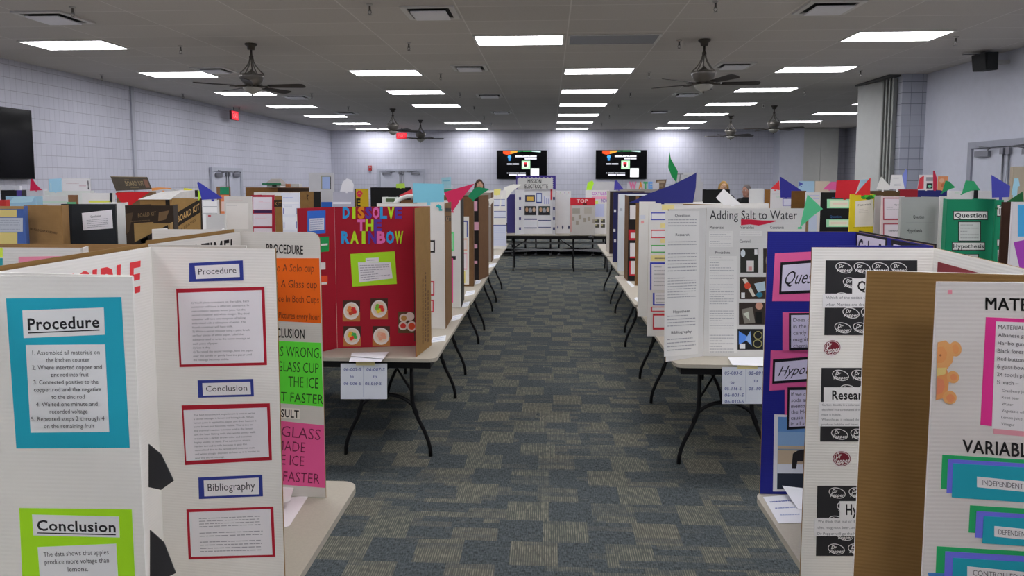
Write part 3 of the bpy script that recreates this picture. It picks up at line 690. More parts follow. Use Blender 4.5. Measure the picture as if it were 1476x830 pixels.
p, f = ps[1]; a, b = Vector((-1.035, 2.235, 0)), Vector((-1.08, 1.78, 0)); off = f.N*.003
mb = MB(); q = Quad(on_panel(a, b, 1., 1.636)+off, on_panel(a, b, .12, 1.636)+off, on_panel(a, b, .12, 1.56)+off, on_panel(a, b, 1., 1.56)+off, f.N)
draw(mb, q, [txt('PARTY TIME!', 0, 1, .97, .94, '#2a2828', .6)], 0); mb.obj('title_lettering', p)
mb = MB(); o = -f.N*.006; mb.prism([on_panel(a, b, .05, TZ+.002)+o, on_panel(a, b, .99, TZ+.002)+o, on_panel(a, b, .99, TOP+.01)+o, on_panel(a, b, .05, TOP+.01)+o], -f.N*.004, BROWN); mb.obj('backing_board', rt)

# ------------------------------------------------------------------ red rainbow board
RED = mat('#9a182a', .75, 'board')
rt, ps = board('red board reading DISSOLVE THE RAINBOW with food photos and brown side panel',
               [(-1.52, 4.05), (-1.36, 4.27), (-.768, 4.385), (-.81, 4.08)], [RED, RED, BROWN], [BROWN, BROWN, RED], names=['side_panel', 'center_panel', 'side_panel'])
p, f = ps[1]
LT = {'B': '#2b8fc6', 'L': '#a9cc24', 'O': '#ea8f1e', 'P': '#e66fb4', 'V': '#523392'}
def letters(rows, part, fr, name='title_lettering'):
    mb = MB()
    for t, cols, x0, x1, y0, y1 in rows:
        n = len(t); wd = (x1-x0)/n
        for i, ch in enumerate(t):
            if ch == ' ': continue
            xa = x0+wd*i; P = [onp(x, y, fr.O, fr.N) for x, y in ((xa,y0),(xa+wd,y0),(xa+wd,y1),(xa,y1))]
            draw(mb, Quad(*P, fr.N), [txt(ch, .3 if ch == 'I' else 0, .7 if ch == 'I' else .94, 1, 1, LT.get(cols[i], cols[i]) if isinstance(cols, str) else cols[i], 2.0)], STEP)
    mb.obj(name, part)
letters([('DISSOLVE', 'BLOVPBLV', 494, 580, 299, 314), ('THE', 'PLV', 515, 551, 317, 332), ('RAINBOW', 'BLLVPBL', 492, 582, 334, 350)], p, f)
sheet(p, f, [(505,366),(569,362),(572,409),(508,413)], '#a6dd28', (), 'green_mount')
sheet(p, f, [(516,378),(563,378),(566,401),(518,407)], '#d8d8da', [bars(.05, .95, .1, .95, 7, '#8a8a92')], 'text_sheet', 2)
sheet(p, f, [(527,372),(546,371),(546,377),(527,378)], '#dededf', [bars(.1, .9, .2, .9, 1, '#8a8a92')], 'title_label', 2)
def plate(cols, sx=.46):
    it = [rect(0, .55, 1, 1, '#a86f3d'), oval(.5, .5, sx, .42, '#e9e4dd'), oval(.5, .48, sx*.78, .33, '#e8d6bd')]
    for i in range(9):
        a = i*2.4; it.append(oval(.5+.22*math.cos(a)*(.4+.07*i), .48+.17*math.sin(a)*(.4+.07*i), .11, .09, cols[i % len(cols)]))
    return it
for q, cl in (((494,433,519,463), ['#b5482a','#d98a4a','#c22f2f']), ((534,430,559,460), ['#e0d23a','#6fae3a','#c93c32']), ((495,470,520,499), ['#d23b2e','#e8c33a','#3f9c4a']), ((537,470,562,499), ['#dca284','#e0b094','#d99a7e'])):
    sheet(p, f, q, '#4a3026', plate(cl), 'photo')
sheet(p, f, (574,449,601,480), '#5b4a2e', [oval(.3,.3,.24,.2,'#d9cfc0'), oval(.62,.22,.24,.2,'#dfd6c8'), oval(.26,.66,.24,.2,'#ddd3c4'), oval(.72,.68,.26,.24,'#e3d9ca'), oval(.72,.68,.18,.16,'#c4502e'), oval(.3,.3,.15,.12,'#b08a4a'), oval(.26,.66,.15,.12,'#c0392f')], 'photo')
sheet(p, f, [(596,300),(604,300),(604,492),(597,492)], '#4a3a36', (), 'dark_edge_strip')  # dark strip standing in for the brown side panel's inner edge
p, f = ps[0]
sheet(p, f, [(443,304),(469,303),(469,336),(443,338)], '#2f62b8', (), 'blue_mount'); sheet(p, f, [(446,315),(467,314),(467,331),(446,333)], '#d6dae6', [bars(.05,.95,.05,.95,5,'#7a86a8')], 'text_sheet', 2)
sheet(p, f, [(455,342),(474,341),(474,362),(455,364)], '#1f8a4a', [rect(.3,.45,.9,.58,'#dfe8e0')], 'green_mount')
sheet(p, f, [(455,378),(469,378),(469,388),(455,389)], '#d9d5d4', (), 'text_sheet'); sheet(p, f, [(455,398),(472,397),(472,410),(455,412)], '#e0502c', [rect(.1,.7,.95,.95,'#e6e0dc')], 'orange_card')
p, f = ps[2]
mb = MB(); q = Quad(*[onp(x, y, f.O, f.N) for x, y in ((604,301),(619,301),(619,494),(604,505))], f.N)
for u, a, b in ((.3, .5, .96), (.55, .46, .97), (.8, .6, .97)):
    v = a
    while v < b: h = R.uniform(.01, .03); draw(mb, q, [rect(u, v, u+.1, v+h, '#5d4026')], STEP); v += h+.008
for k in range(8): draw(mb, q, [rect(.2, .36+k*.02, .6, .364+k*.02, '#7d5a36')], STEP)
mb.obj('printed_lettering', p)

# ------------------------------------------------------------------ the row of boards behind the red one
DARKB = mat('#241f1f', .8, 'board'); BR2 = mat('#7a5b3c', .85, 'card')
def aisle(label, x0, x1, yt, Y, face, side=None, side_x=None, side_Y=None, items=(), back=BROWN, left=True, z1=TOP, extra_items=()):
    """board facing the camera in the aisle rows; its aisle-side panel is bent back and seen as a strip out to side_x"""
    fm = mat(face, .75, 'board') if isinstance(face, str) else face
    s = -1 if left else 1
    e0 = ony(x1 if left else x0, yt, Y); ax = e0.x; bx = ony(x0 if left else x1, yt, Y).x
    far = ax-.5 if left else ax+.5
    ch = [(far, Y+.02), (ax, Y)]
    if side is not None:
        q = ony(side_x, yt, side_Y); ch.append((q.x, side_Y))
    faces = [fm]+([mat(side, .85, 'card')] if side is not None else [])
    root, ps = board(label, [((far+(.22 if left else -.22)), Y+.24)]+ch, [fm]+faces, back if not side else [BROWN, BROWN, mat(side, .85, 'card')], names=['side_panel','center_panel']+(['side_panel'] if side else []), flips=[True, False]+([False] if side else []), z1=z1)
    for it in items: sheet(ps[1][0], ps[1][1], it[0], it[1], it[2] if len(it) > 2 else (), it[3] if len(it) > 3 else 'paper', it[4] if len(it) > 4 else 1)
    if side:
        for it in extra_items: sheet(ps[2][0], ps[2][1], it[0], it[1], it[2] if len(it) > 2 else (), 'printed_lettering' if not it[1] else 'paper', 1)
    return root, ps
aisle('white board with small framed cards standing behind the red board, light blue sheet on top', 622, 641, 294, 4.88, '#d3d2cf', '#7d5e3c', 650, 5.28,
      [((613,346,627,364), '#2a2a2c', [rect(.15,.15,.85,.85,'#dcdad8')], 'framed_card'), ((612,405,626,426), '#b8243a', [rect(.1,.1,.88,.9,'#dcd6d6')], 'framed_card'), ((612,432,625,450), '#b8243a', [rect(.1,.1,.88,.9,'#dcd6d6')], 'framed_card')],
      extra_items=[((642,300,650,319), None, [rect(0,.0,1,.25,'#2a211a'), rect(0,.6,1,1.,'#2a211a'), txt('KIT', .1,.95,.95,.3,'#8a6a44',1)])])
aisle('white board with pink strip and green card in the left row behind the red board', 651, 664, 290, 5.7, '#cfceca', '#26241f', 668, 6.1,
      [((646,372,653,436), '#f0509c', (), 'pink_strip'), ((646,334,654,362), '#58c878', [rect(.2,.1,.8,.9,'#bfe6cb')], 'green_card'), ((649,369,657,374), '#2a2a2a', (), 'black_card')])
aisle('brown board carrying a narrow white strip of blue, orange and pink framed cards', 664, 682, 283, 6.85, BR2, '#6d4f33', 683, 7.1,
      [((663,312,676,410), '#d4d2cd', [rect(.2,.06,.85,.08,'#2c3c86'), rect(.75,.06,.85,.3,'#2c3c86'), rect(.2,.32,.8,.5,'#ecb59c'), rect(.28,.34,.76,.48,'#e6dedc'), rect(.2,.53,.8,.78,'#d8a3ae'), rect(.3,.55,.74,.76,'#e3dbdc'), rect(.1,.8,.6,.98,'#e3d77f')], 'card_strip')])
aisle('black board with pink cut-out letters in the left row, brown side panel to the aisle', 683, 690, 286, 7.3, DARKB, '#73543a', 704, 7.62,
      [((681,290,688,304), '#efb4cc', (), 'pink_letter'), ((682,320,690,332), '#efb4cc', (), 'pink_letter'), ((682,352,688,358), '#efb4cc', (), 'pink_letter'), ((681,376,688,380), '#efb4cc', (), 'pink_letter')])
aisle('narrow brown-backed board further along the left row under a white pennant', 698, 708, 274, 8.9, '#8a8078', '#6d4f33', 711, 9.3)
aisle('white board with navy-lined text sheets at the far end of the left row', 711, 730, 276, 10.6, '#d4d2cf', None, None, None,
      [((712,287,728,297), '#c8ccd8', [rect(0,.9,1,1,'#3a4a86'), rect(0,0,1,.06,'#3a4a86')]), ((712,304,729,314), '#c8ccd8', [rect(0,.93,1,1,'#3a4a86'), rect(0,0,1,.08,'#3a4a86')]), ((711,324,730,355), '#ccd2e6', [rect(0,0,1,.05,'#3a4a86'), bars(.05,.9,.1,.95,8,'#aab2cc')])])

# ================================================================== NEAR BOARDS, RIGHT OF THE AISLE
# salt board
SALT = mat('#cfcecb', .75, 'board')
rt, ps = board('white board titled Adding Salt to Water at the front of the right aisle row',
               [(.70, 4.05), (.955, 4.2), (1.55, 4.2), (1.66, 4.46)], SALT, BROWN, names=['side_panel', 'center_panel', 'side_panel'], flips=[False, False, True])
p, f = ps[0]
IT = []
for y, t in ((310,'Questions'),(337,'Research'),(446,'Hypothesis'),(476,'Bibliography')):
    v = (y-304)/206; IT.append(txt(t, .5-.03*len(t)/1.2, .5+.03*len(t)/1.2, v+.01, .018, '#4a4a4e', .4))
for a, b, n in ((.05,.11,3),(.2,.24,2),(.28,.42,6),(.45,.6,8),(.71,.8,4),(.87,.97,4)): IT.append(bars(.08,.92,a,b,n,'#96969a'))
sheet(p, f, [(959,304),(1008,304),(1006,510),(957,514)], '#d2d1ce', IT, 'text_sheet')
p, f = ps[1]
lettering(p, f, (1023,303,1149,318), [txt('Adding Salt to Water', 0, 1, .86, .84, '#38393c', .2)])
sheet(p, f, [(1068,316),(1119,317),(1119,325),(1068,325)], None, [poly([(0,0),(0,.95),(.25,.8),(.5,1),(.7,.75),(.98,.25),(1,.1),(.6,.12),(.3,.0)], '#b81d3a')], 'red_paper_strip')
for x0, y, t in ((1023,330,'Materials'),(1067,330,'Variables'),(1110,330,'Constants'),(1066,350,'Control')): lettering(p, f, (x0,y-5,x0+len(t)*2.2,y), [txt(t,0,1,.9,.8,'#505053',.4)], 'heading_lettering')
lettering(p, f, (1031,361,1052,366), [txt('Procedure',0,1,.9,.8,'#505053',.4)], 'heading_lettering')
sheet(p, f, (1022,333,1056,356), '#d1d0cd', [bars(.05,.95,0,1,7,'#a0a0a4')], 'text_sheet'); sheet(p, f, (1066,333,1098,340), '#d1d0cd', [bars(.05,.95,0,1,2,'#a0a0a4')], 'text_sheet')
sheet(p, f, (1022,369,1062,509), '#d1d0cd', [bars(.02,.9,0,.24,9,'#9c9ca0'), bars(.02,.9,.28,.5,9,'#9c9ca0'), bars(.02,.9,.55,.75,8,'#9c9ca0'), bars(.02,.9,.8,1,7,'#9c9ca0')], 'text_sheet')
dk = '#33342f'
sheet(p, f, (1067,358,1093,393), dk, [rect(.35,.5,.75,.95,'#c9c3c1'), rect(.45,.75,.65,.9,'#c08a8a'), oval(.15,.2,.13,.16,'#c9d2d6'), rect(.78,.03,.95,.25,'#dedede')], 'photo')
sheet(p, f, (1066,399,1104,431), '#41352c', [poly([(.1,.1),(.5,.9),(.6,.85),(.25,.05)], '#c9c3b8'), poly([(.55,.3),(.95,.2),(.98,.6),(.7,.7)], '#a5b8c2'), oval(.3,.4,.12,.15,'#c2472f'), rect(.06,.7,.2,.95,'#dedede'), oval(.75,.8,.12,.12,'#2c6f86')], 'photo')
sheet(p, f, (1065,436,1104,468), '#3c332d', [oval(.75,.15,.14,.16,'#b98a74'), poly([(.1,.3),(.5,.2),(.6,.9),(.2,.95)], '#7a756c'), poly([(.15,.5),(.35,.4),(.4,.8)], '#b9bcae'), rect(.6,.4,.85,.95,'#171717')], 'photo')
sheet(p, f, (1063,474,1100,504), '#1d2024', [poly([(.05,.1),(.5,.45),(.05,.75)], '#4d7fd0'), poly([(.5,.1),(.3,.5),(.55,.8)], '#86a9dd'), oval(.8,.3,.17,.2,'#8f8a5c',.2), oval(.78,.7,.18,.2,'#8f8a5c',.2), rect(.08,.7,.3,.95,'#dedede')], 'photo')
for q in ((1100,358,1118,393), (1106,436,1140,468), (1106,399,1130,431)): sheet(p, f, q, '#39332e', [oval(.5,.5,.3,.3,'#8a8478')], 'photo')

# blue question board
BLUE = mat('#20247e', .75, 'board'); PK = '#f0679f'
rt, ps = board('dark blue board with pink-mounted Question and Hypothesis cards at the near right of the aisle',
               [(.735, 2.335), (1.03, 2.34), (1.02, 1.86), (.76, 1.845)], BLUE, [BROWN, BROWN, BLUE])
p, f = ps[0]
LAV = '#cfc9d8'
sheet(p, f, [(1117,365),(1222,360),(1220,434),(1113,434)], PK, (), 'pink_mount'); sheet(p, f, [(1125,378),(1216,371),(1214,420),(1123,424)], '#1b1a1e', (), 'black_mount', 2)
sheet(p, f, [(1128,382),(1213,375),(1211,416),(1126,420)], LAV, [txt('Question', .05, .88, .74, .5, '#28262c', 0, .5)], 'title_label', 3)
sheet(p, f, [(1128,450),(1222,449),(1220,512),(1128,508)], PK, (), 'pink_mount'); sheet(p, f, [(1137,451),(1220,450),(1218,502),(1137,505)], '#1b1a1e', (), 'black_mount', 2)
sheet(p, f, [(1140,454),(1217,453),(1215,499),(1140,501)], LAV, [txt(t, .04, None, .2+.2*i, .12, '#4c4a54') for i, t in enumerate(('Does changing', 'in the soda to', 'candy type of', 'magnitude of', 'chemical reac'))], 'text_sheet', 3)
sheet(p, f, [(1111,505),(1222,506),(1220,556),(1109,563)], PK, (), 'pink_mount'); sheet(p, f, [(1114,518),(1216,510),(1214,546),(1113,553)], '#1b1a1e', (), 'black_mount', 2)
sheet(p, f, [(1117,522),(1213,514),(1211,542),(1116,549)], LAV, [txt('Hypothesis', .05, .9, .74, .52, '#28262c', 0, .5)], 'title_label', 3)
sheet(p, f, [(1131,556),(1220,556),(1218,624),(1131,622)], PK, (), 'pink_mount'); sheet(p, f, [(1135,558),(1218,557),(1216,614),(1134,619)], '#1b1a1e', (), 'black_mount', 2)
sheet(p, f, [(1138,562),(1214,561),(1212,611),(1137,615)], LAV, [txt(t, .03, None, .16+.16*i, .1, '#4c4a54') for i, t in enumerate(('If we change', 'soda and the', 'mentos, then', 'the Mentos ge', 'cause less of', 'in all soda b'))], 'text_sheet', 3)
sheet(p, f, [(1116,597),(1210,600),(1210,708),(1114,708)], '#e4e2e0', [rect(.06,.03,.94,.97,'#7fa0bd'), rect(.06,.03,.94,.22,'#5d87b4'), rect(.06,.4,.94,.64,'#b3a184'), rect(.06,.44,.94,.46,'#7d8a94'), rect(.06,.64,.94,.76,'#c6c9cb'), rect(.06,.76,.94,.97,'#2c3440'),
      poly([(.28,.6),(.28,.7),(.34,.7),(.36,.6),(.45,.6),(.45,.7),(.51,.7),(.54,.5),(.58,.46),(.55,.42),(.48,.44),(.36,.46),(.29,.5)], '#2a2624'), rect(.68,.2,.71,.6,'#3a3d42')], 'photo', 1)
p, f = ps[1]; a, b = Vector((1.03, 2.34, 0)), Vector((1.02, 1.86, 0))
mb = MB(); o = -f.N*.0062; mb.prism([on_panel(a, b, .01, TZ+.002)+o, on_panel(a, b, .99, TZ+.002)+o, on_panel(a, b, .99, TOP+.004)+o, on_panel(a, b, .01, TOP+.004)+o], -f.N*.004, mat('#2a282b', .8, 'card')); mb.obj('backing_board', rt)
def along(part, a, b, N, u0, u1, z0, z1, col, items=(), name='paper', layer=1):
    o = N*(.0027+STEP*layer); q = Quad(on_panel(a,b,u0,z1)+o, on_panel(a,b,u1,z1)+o, on_panel(a,b,u1,z0)+o, on_panel(a,b,u0,z0)+o, N); mb = MB()
    if col: mb.prism([q.at(0,0), q.at(0,1), q.at(1,1), q.at(1,0)], N*(-STEP*.9), mat(col, .7))
    draw(mb, q, items, 0); return mb.obj(name, part)
along(p, a, b, f.N, .02, .47, 1.54, 1.652, '#1b1a1e', (), 'black_mount'); along(p, a, b, f.N, .04, .45, 1.55, 1.645, LAV, [txt('Coke &', .05, .95, .66, .52, '#2b2a36', 1.2)], 'title_label', 2)
along(p, a, b, f.N, .53, .99, 1.54, 1.65, '#1b1a1e', (), 'black_mount'); along(p, a, b, f.N, .56, .97, 1.55, 1.638, LAV, [txt('Mentos', .05, .95, .66, .5, '#2b2a36', .8)], 'title_label', 2)

# soda logo board
rt, ps = board('white board with black soda-logo patterned cards and brown outside, right of the aisle',
               [(.678, 1.795), (.99, 1.80), (.925, 1.292), (.612, 1.345)], [WHITE, WHITE, BROWN], [BROWN, BROWN, WHITE], names=['side_panel', 'center_panel', 'side_panel'], flips=[False, False, False])
p, f = ps[0]
BK = '#2b2b2e'
def logo_items(rows, cols, W, H, seed):
    """oval soda logos scattered in a stepped pattern over a W x H pixel card"""
    A, B, T = [('o', 1)], [('o', 2)], [('o', 3)]; lw, lh = 25/W, 15/H
    for r in range(rows):
        for c in range(cols):
            u = (c+.5+(.42 if r % 2 else .0))/cols-.1; v = (r+.5)/rows
            if not (lw*.52 < u < 1-lw*.52 and lh*.52 < v < 1-lh*.52): continue
            A.append(oval(u, v, lw*.5, lh*.5, '#c9c8c8', 0, -.3)); B.append(oval(u, v, lw*.46, lh*.43, BK, 0, -.3))
            T += [txt('Dr', u-lw*.3, u+lw*.02, v-lh*.02, lh*.34, '#d9d8d8', .9, .3), txt('Pepper', u-lw*.4, u+lw*.42, v+lh*.36, lh*.3, '#d9d8d8', .9, .3)]
    return A+B+T
for (y0, y1, x0), ttl, tx, (ta, tb), (sa, sb), body in (
    ((375,483,1190), 'Question', 1234, (401,423), (423,443), ["Which of the soda's with", 'when Mentos are dropped?']),
    ((530,636,1184), 'Research', 1199, (558,579), (579,614), ['Carbon dioxide is a colorless', 'dissolved in a carbonated drink to', 'make it bubble.', 'When the gas is released the soda', 'produces bubbles and foams.']),
    ((700,801,1178), 'Hypothesis', 1216, (722,746), (746,772), ['We think that out of the', 'diet, mug root beer, and', 'Dr Pepper will go the highest']),):
    x1 = 1322; sheet(p, f, [(x0,y0),(x1,y0),(x1,y1),(x0-2,y1)], BK, logo_items(5, 5, x1-x0, y1-y0, y0), 'logo_card')
    sheet(p, f, [(x0-4,sa),(x1+4,sa),(x1+4,sb),(x0-5,sb)], '#d4d3d4', [txt(t, .03, None, (i+.76)/len(body), .43/len(body), '#6d6d74') for i, t in enumerate(body)], 'text_strip', 3)
    if ttl == 'Research': sheet(p, f, [(1187,ta),(x1,ta),(x1,tb),(1187,tb)], '#dedddd', [txt(ttl, .09, .52, .82, .6, '#1c1c1e', .9)], 'title_card', 2)
    else: sheet(p, f, [(tx-6,ta),(x1,ta),(x1,tb),(tx-6,tb)], '#dedddd', [txt(ttl, .08, .8 if ttl == 'Question' else .68, .8, .62, '#1c1c1e', .9)], 'title_card', 2)
for q in ([(1186,489),(1212,486),(1212,513),(1186,516)], [(1199,648),(1227,647),(1227,673),(1199,675)]):
    sheet(p, f, q, None, [oval(.5,.5,.5,.46,'#e0dada',0,-.3), oval(.5,.5,.47,.4,'#6d1a2a',0,-.3), oval(.5,.5,.43,.36,'#d6c6c8',.07,-.3), txt('Dr', .2,.48,.46,.3,'#efe6e6',.9,.3), txt('Pepper', .1,.92,.74,.26,'#efe6e6',.9,.3)], 'logo_sticker')
p, f = ps[1]; a, b = Vector((.99, 1.8, 0)), Vector((.925, 1.292, 0))
along(p, a, b, f.N, .06, .85, 1.52, 1.622, '#7a2830', (), 'title_banner'); along(p, a, b, f.N, .12, .8, 1.53, 1.58, '#d9d5d4', [txt('Mentos Geyser', .08,.92,.75,.5,'#2a2a2c',.6)], 'title_label', 2)

# gummy board
GREYW = mat('#cfcbc8', .75, 'board')
rt, ps = board('white round-cornered board with pink materials list and teal variable cards at the right edge',
               [(.665, 1.20), (.905, 1.205), (.93, .7), (.7, .6)], GREYW, [GREYW, BROWN, BROWN], rounds=[(0, .022), (0, 0), (0, 0)])
p, f = ps[0]
lettering(p, f, [(1420,428),(1545,432),(1545,451),(1420,446)], [txt('MATERIALS', 0, 1, .98, .95, '#1d1b1c', .9)])
sheet(p, f, [(1421,457),(1543,462),(1540,628),(1413,612)], '#f0389a', (), 'pink_mount'); sheet(p, f, [(1432,614),(1540,622),(1540,634),(1432,625)], '#e8a2b0', (), 'pink_edge')
ML = ['MATERIALS:', 'Albanese gummy bears', 'Haribo gummy bears', 'Black forest gummy bears', 'Red button gummy bears', '6 glass bowls', '24 tooth picks', '¼ each –']; MS = ['Cranberry juice', 'Root beer', 'Water', 'Vegetable oil', 'Lemon juice', 'Vinegar']
it = [txt(t, .03, None, .068+.0725*i, .036, '#5a585c') for i, t in enumerate(ML)]+[txt(t, .1, None, .645+.062*i, .026, '#6a686c') for i, t in enumerate(MS)]
sheet(p, f, [(1435,463),(1543,467),(1540,627),(1429,617)], '#d4d2d4', it, 'text_sheet', 2)
lettering(p, f, [(1387,633),(1505,640),(1505,662),(1387,652)], [txt('VARIABLES', 0, 1, .95, .92, '#1d1b1c', .9)])
for g in (((1358,655,704),(1366,661,710),(1373,667,716),(1407,686,701),'INDEPENDENT VARIABLE'), ((1398,728,767),(1407,736,774),(1417,743,782),(1432,757,772),'DEPENDENT VARIABLE'), ((1350,787,840),(1362,794,846),(1373,803,850),(1393,815,831),'CONTROLLED VARIABLE:')):
    for k, (c, nm) in enumerate((('#1f9a5c','green_card'), ('#6468cf','purple_card'), ('#1b93a6','teal_card'))):
        x, y0, y1 = g[k]; x1 = 1528; sl = .06
        sheet(p, f, [(x,y0),(x1,y0+(x1-x)*sl),(x1,y1+(x1-x)*.07),(x-2,y1)], c, (), nm, 1+k)
    x, y0, y1 = g[3]; x1 = 1524
    sheet(p, f, [(x,y0),(x1,y0+(x1-x)*.1),(x1,y1+(x1-x)*.1),(x,y1)], '#d6d4d6', [txt(g[4], .06, .92, .74, .5, '#5d5b62')], 'title_label', 4)
O1, O2, O3 = '#d8935a', '#dca266', '#cf8558'
def pxp(pts): return [((x-1350)/36, (y-487)/96) for x, y in pts]
def pxo(x, y, rx, ry, c): return oval((x-1350)/36, (y-487)/96, rx/36, ry/96, c)
# right half of a gummy bear sticker, the rest cut off at the panel's edge
sheet(p, f, [(1351,487),(1387,491),(1384,585),(1348,582)], None, [pxo(1376,500,9,11,O2), pxo(1376,500,5,7,O1), poly(pxp([(1350,493),(1361,489),(1370,495),(1374,507),(1372,520),(1365,530),(1350,533)]), O2), poly(pxp([(1350,500),(1358,498),(1364,506),(1363,516),(1357,522),(1350,523)]), O1),
   poly(pxp([(1350,533),(1364,530),(1368,542),(1367,560),(1361,573),(1350,577)]), O1), poly(pxp([(1350,530),(1364,528),(1362,538),(1350,542)]), '#d6bf78'), poly(pxp([(1350,544),(1359,546),(1362,556),(1358,566),(1350,569)]), '#d07f5c'), pxo(1373,541,9,9,O2), pxo(1374,541,5,5,O3), pxo(1369,571,10,10,O2), pxo(1370,572,6,6,O3), pxo(1353.5,511,1.6,1.6,'#a1603c')], 'bear_sticker')
sheet(p, f, [(1366,418),(1372,418),(1372,424),(1366,424)], '#d98a9a', (), 'pink_dot'); sheet(p, f, [(1337,825),(1362,826),(1362,836),(1340,836)], '#3f78b5', (), 'blue_card')

# ------------------------------------------------------------------ the row of boards behind the salt board
CARD = [((938,306,966,317), '#2a38a0'), ((938,331,966,343), '#b8303c'), ((938,353,966,364), '#3f9c4a')]
aisle('white board with scalloped blue, red and green cards right behind the salt board', 935, 972, 293, 4.72, '#d0cfcc', None, None, None,
      [(q, c, [oval(.0,.5,.035,.5,'#d4d3d2'), rect(.05,.14,1,.86,'#d4d3d6')], 'scalloped_card') for q, c in CARD]
      + [((954,295,972,303), '#dccf8e', (), 'yellow_label'), ((952,322,972,328), '#dccf8e', (), 'yellow_label'), ((952,344,972,350), '#dccf8e', (), 'yellow_label'), ((938,368,966,376), '#dccf8e', [bars(.2,.8,.2,.9,1,'#6f6a50')], 'yellow_label'),
         ((937,378,972,418), '#2a38a0', [rect(.06,.06,1,1,'#d2d1d4'), bars(.15,.9,.1,.9,6,'#a0a0a6')], 'blue_framed_card'), ((941,422,972,440), '#2a38a0', [rect(.08,.0,1,.9,'#d2d1d4'), bars(.15,.9,.1,.9,3,'#a0a0a6')], 'blue_framed_card'),
         ((938,442,972,449), '#b8303c', [rect(.06,.15,1,.8,'#d2d1d4')], 'red_framed_card'), ((941,452,972,475), '#b8303c', [rect(.06,.12,1,.86,'#d2d1d4')], 'red_framed_card')], left=False)
aisle('plain white board in the right row under the large navy pennant', 921, 946, 297, 5.4, '#cdccc8', None, None, None, [((924,318,928,322), '#c98a8a', (), 'pink_dot'), ((923,310,930,316), '#b5b9c2', (), 'small_label')], left=False)
aisle('black board with red-mounted white cards in the right row, brown edge to the aisle', 906, 935, 284, 7.3, DARKB, '#74563a', 901, 7.62,
      [((908,296,917,316), '#d8d2d2', (), 'white_card'), ((906,331,918,346), '#b02230', [rect(.25,.3,.95,.8,'#ddd5d5')], 'red_card'), ((908,350,918,372), '#d8d2d2', [rect(0,.9,1,1,'#b02230')], 'white_card'), ((907,376,918,397), '#b02230', [rect(.2,.0,.95,.9,'#ddd5d5')], 'red_card')], left=False)
bgb('brown-edged plain board standing beside the black one in the right row', 917, 921, 282, mat('#866541', .85, 'card'), 7.0, z1=TOP)
aisle('pale blue-white board further back in the right row', 891, 907, 278, 8.1, '#c6cbd0', None, None, None, [((893,300,897,304), '#9aa0a8', (), 'small_label')], left=False)
aisle('navy board with small white cards in the right row', 884, 895, 276, 9.0, '#2a2c5c', None, None, None, [((885,302,888,306), '#d5d5d9', (), 'white_card'), ((884,330,887,334), '#d5d5d9', (), 'white_card'), ((885,345,888,349), '#d5d5d9', (), 'white_card')], left=False)
aisle('dark-edged white board at the far end of the right row', 879, 890, 274, 10.0, '#3a2f2c', '#cfc9bd', 875, 10.4, (), left=False)
# ================================================================== BOARDS OF THE LEFT SIDE ROWS
CARTON = mat('#a07b4c', .85, 'card'); DCART = mat('#33271d', .8, 'card')
bgb('blue display board with pale yellow and grey sheets at the left picture edge', -42, 34, 297, '#45619f', None, wing=.06, items=[((-40,302,24,313), '#c9b873'), ((-40,335,25,352), '#c9b873'), ((-40,314,33,334), '#aeb2ba', [bars(.3,.95,.1,.9,5,'#8d93a0')], 'paper', 2), ((-42,297,34,301), '#9a7a4c', (), 'brown_edge')])
bgb('plain brown cardboard board back with a slanted printed line, left of the black board', 34, 88, 296, CARTON, None, items=[([(34,326),(84,334),(84,343),(34,335)], None, [txt('TRI-FOLD DISPLAY BOARD', .18, .97, .42, .34, '#4a3520', .8)], 'printed_lettering')])
bgb('black display board with one white text sheet on the left side', 89, 165, 294, '#24282c', None, wing=.04, items=[([(118,307),(161,302),(163,329),(120,332)], '#cfcdd2', [txt('Conclusion', .28,.62,.32,.12,'#6a6a74',1), bars(.14,.86,.4,.9,5,'#85858f')], 'text_sheet'), ((88,294,104,356), '#1b1d20', (), 'dark_side_panel')])  # last sheet: darker strip standing in for the black left wing
bgb('white board standing directly behind the black one on the left, seen as a strip', 150, 180, 292, '#cfcecb', 4.95, z1=TOP)
bgb('dark printed carton board left of the board-kit one, low cream card before it', 180, 249, 296, DCART, None, items=[([(182,308),(192,306),(186,334),(181,338)], '#4f3d29', (), 'carton_print'), ([(229,306),(244,303),(239,316),(228,319)], '#6a5338', (), 'carton_print'), ([(199,306),(225,303),(225,311),(199,314)], None, [txt('BOARD KIT',0,1,.9,.7,'#6a5539',1)], 'printed_lettering'), ([(188,316),(228,313),(228,320),(188,323)], None, [bars(0,1,.1,.9,1,'#594731')], 'printed_lettering')])
bgb('brown carton with black swoosh standing low in front of the dark carton board', 193, 244, 322, mat('#a88753', .85, 'card'), 4.1, z1=ony(220, 322, 4.1).z, items=[([(195,352),(195,344),(243,322),(244,330),(215,345),(214,356)], '#241d17', (), 'carton_print')] if False else [([(194,349),(242,324),(244,337),(196,360)], '#1f1914', (), 'carton_print'), ([(202,346),(213,341),(215,352),(206,354)], '#3c4234', (), 'carton_print')])
rt, ps = bgb('brown BOARD KIT carton board with a diagonal black band on the left side', 248, 290, 286, mat('#a5824e', .85, 'card'), None, slant=-.1, items=[([(254,307),(288,287),(289,306),(255,327)], '#2a2119', [txt('BOARD KIT', .05,.97,.72,.42,'#b08c58',1.5)], 'printed_band'), ([(258,330),(284,313),(284,318),(258,335)], None, [txt('35 LEAVES', 0,.95,.9,.8,'#5f482a',.5)], 'printed_lettering'), ([(289,286),(293,286),(294,340),(290,340)], '#2a221d', (), 'black_edge')])
rt, ps = bgb('brown board behind the red pennant, with a slanted dark carton header reading BOARD KIT', 168, 220, 276, mat('#7b6346', .85, 'card'), 7.4)
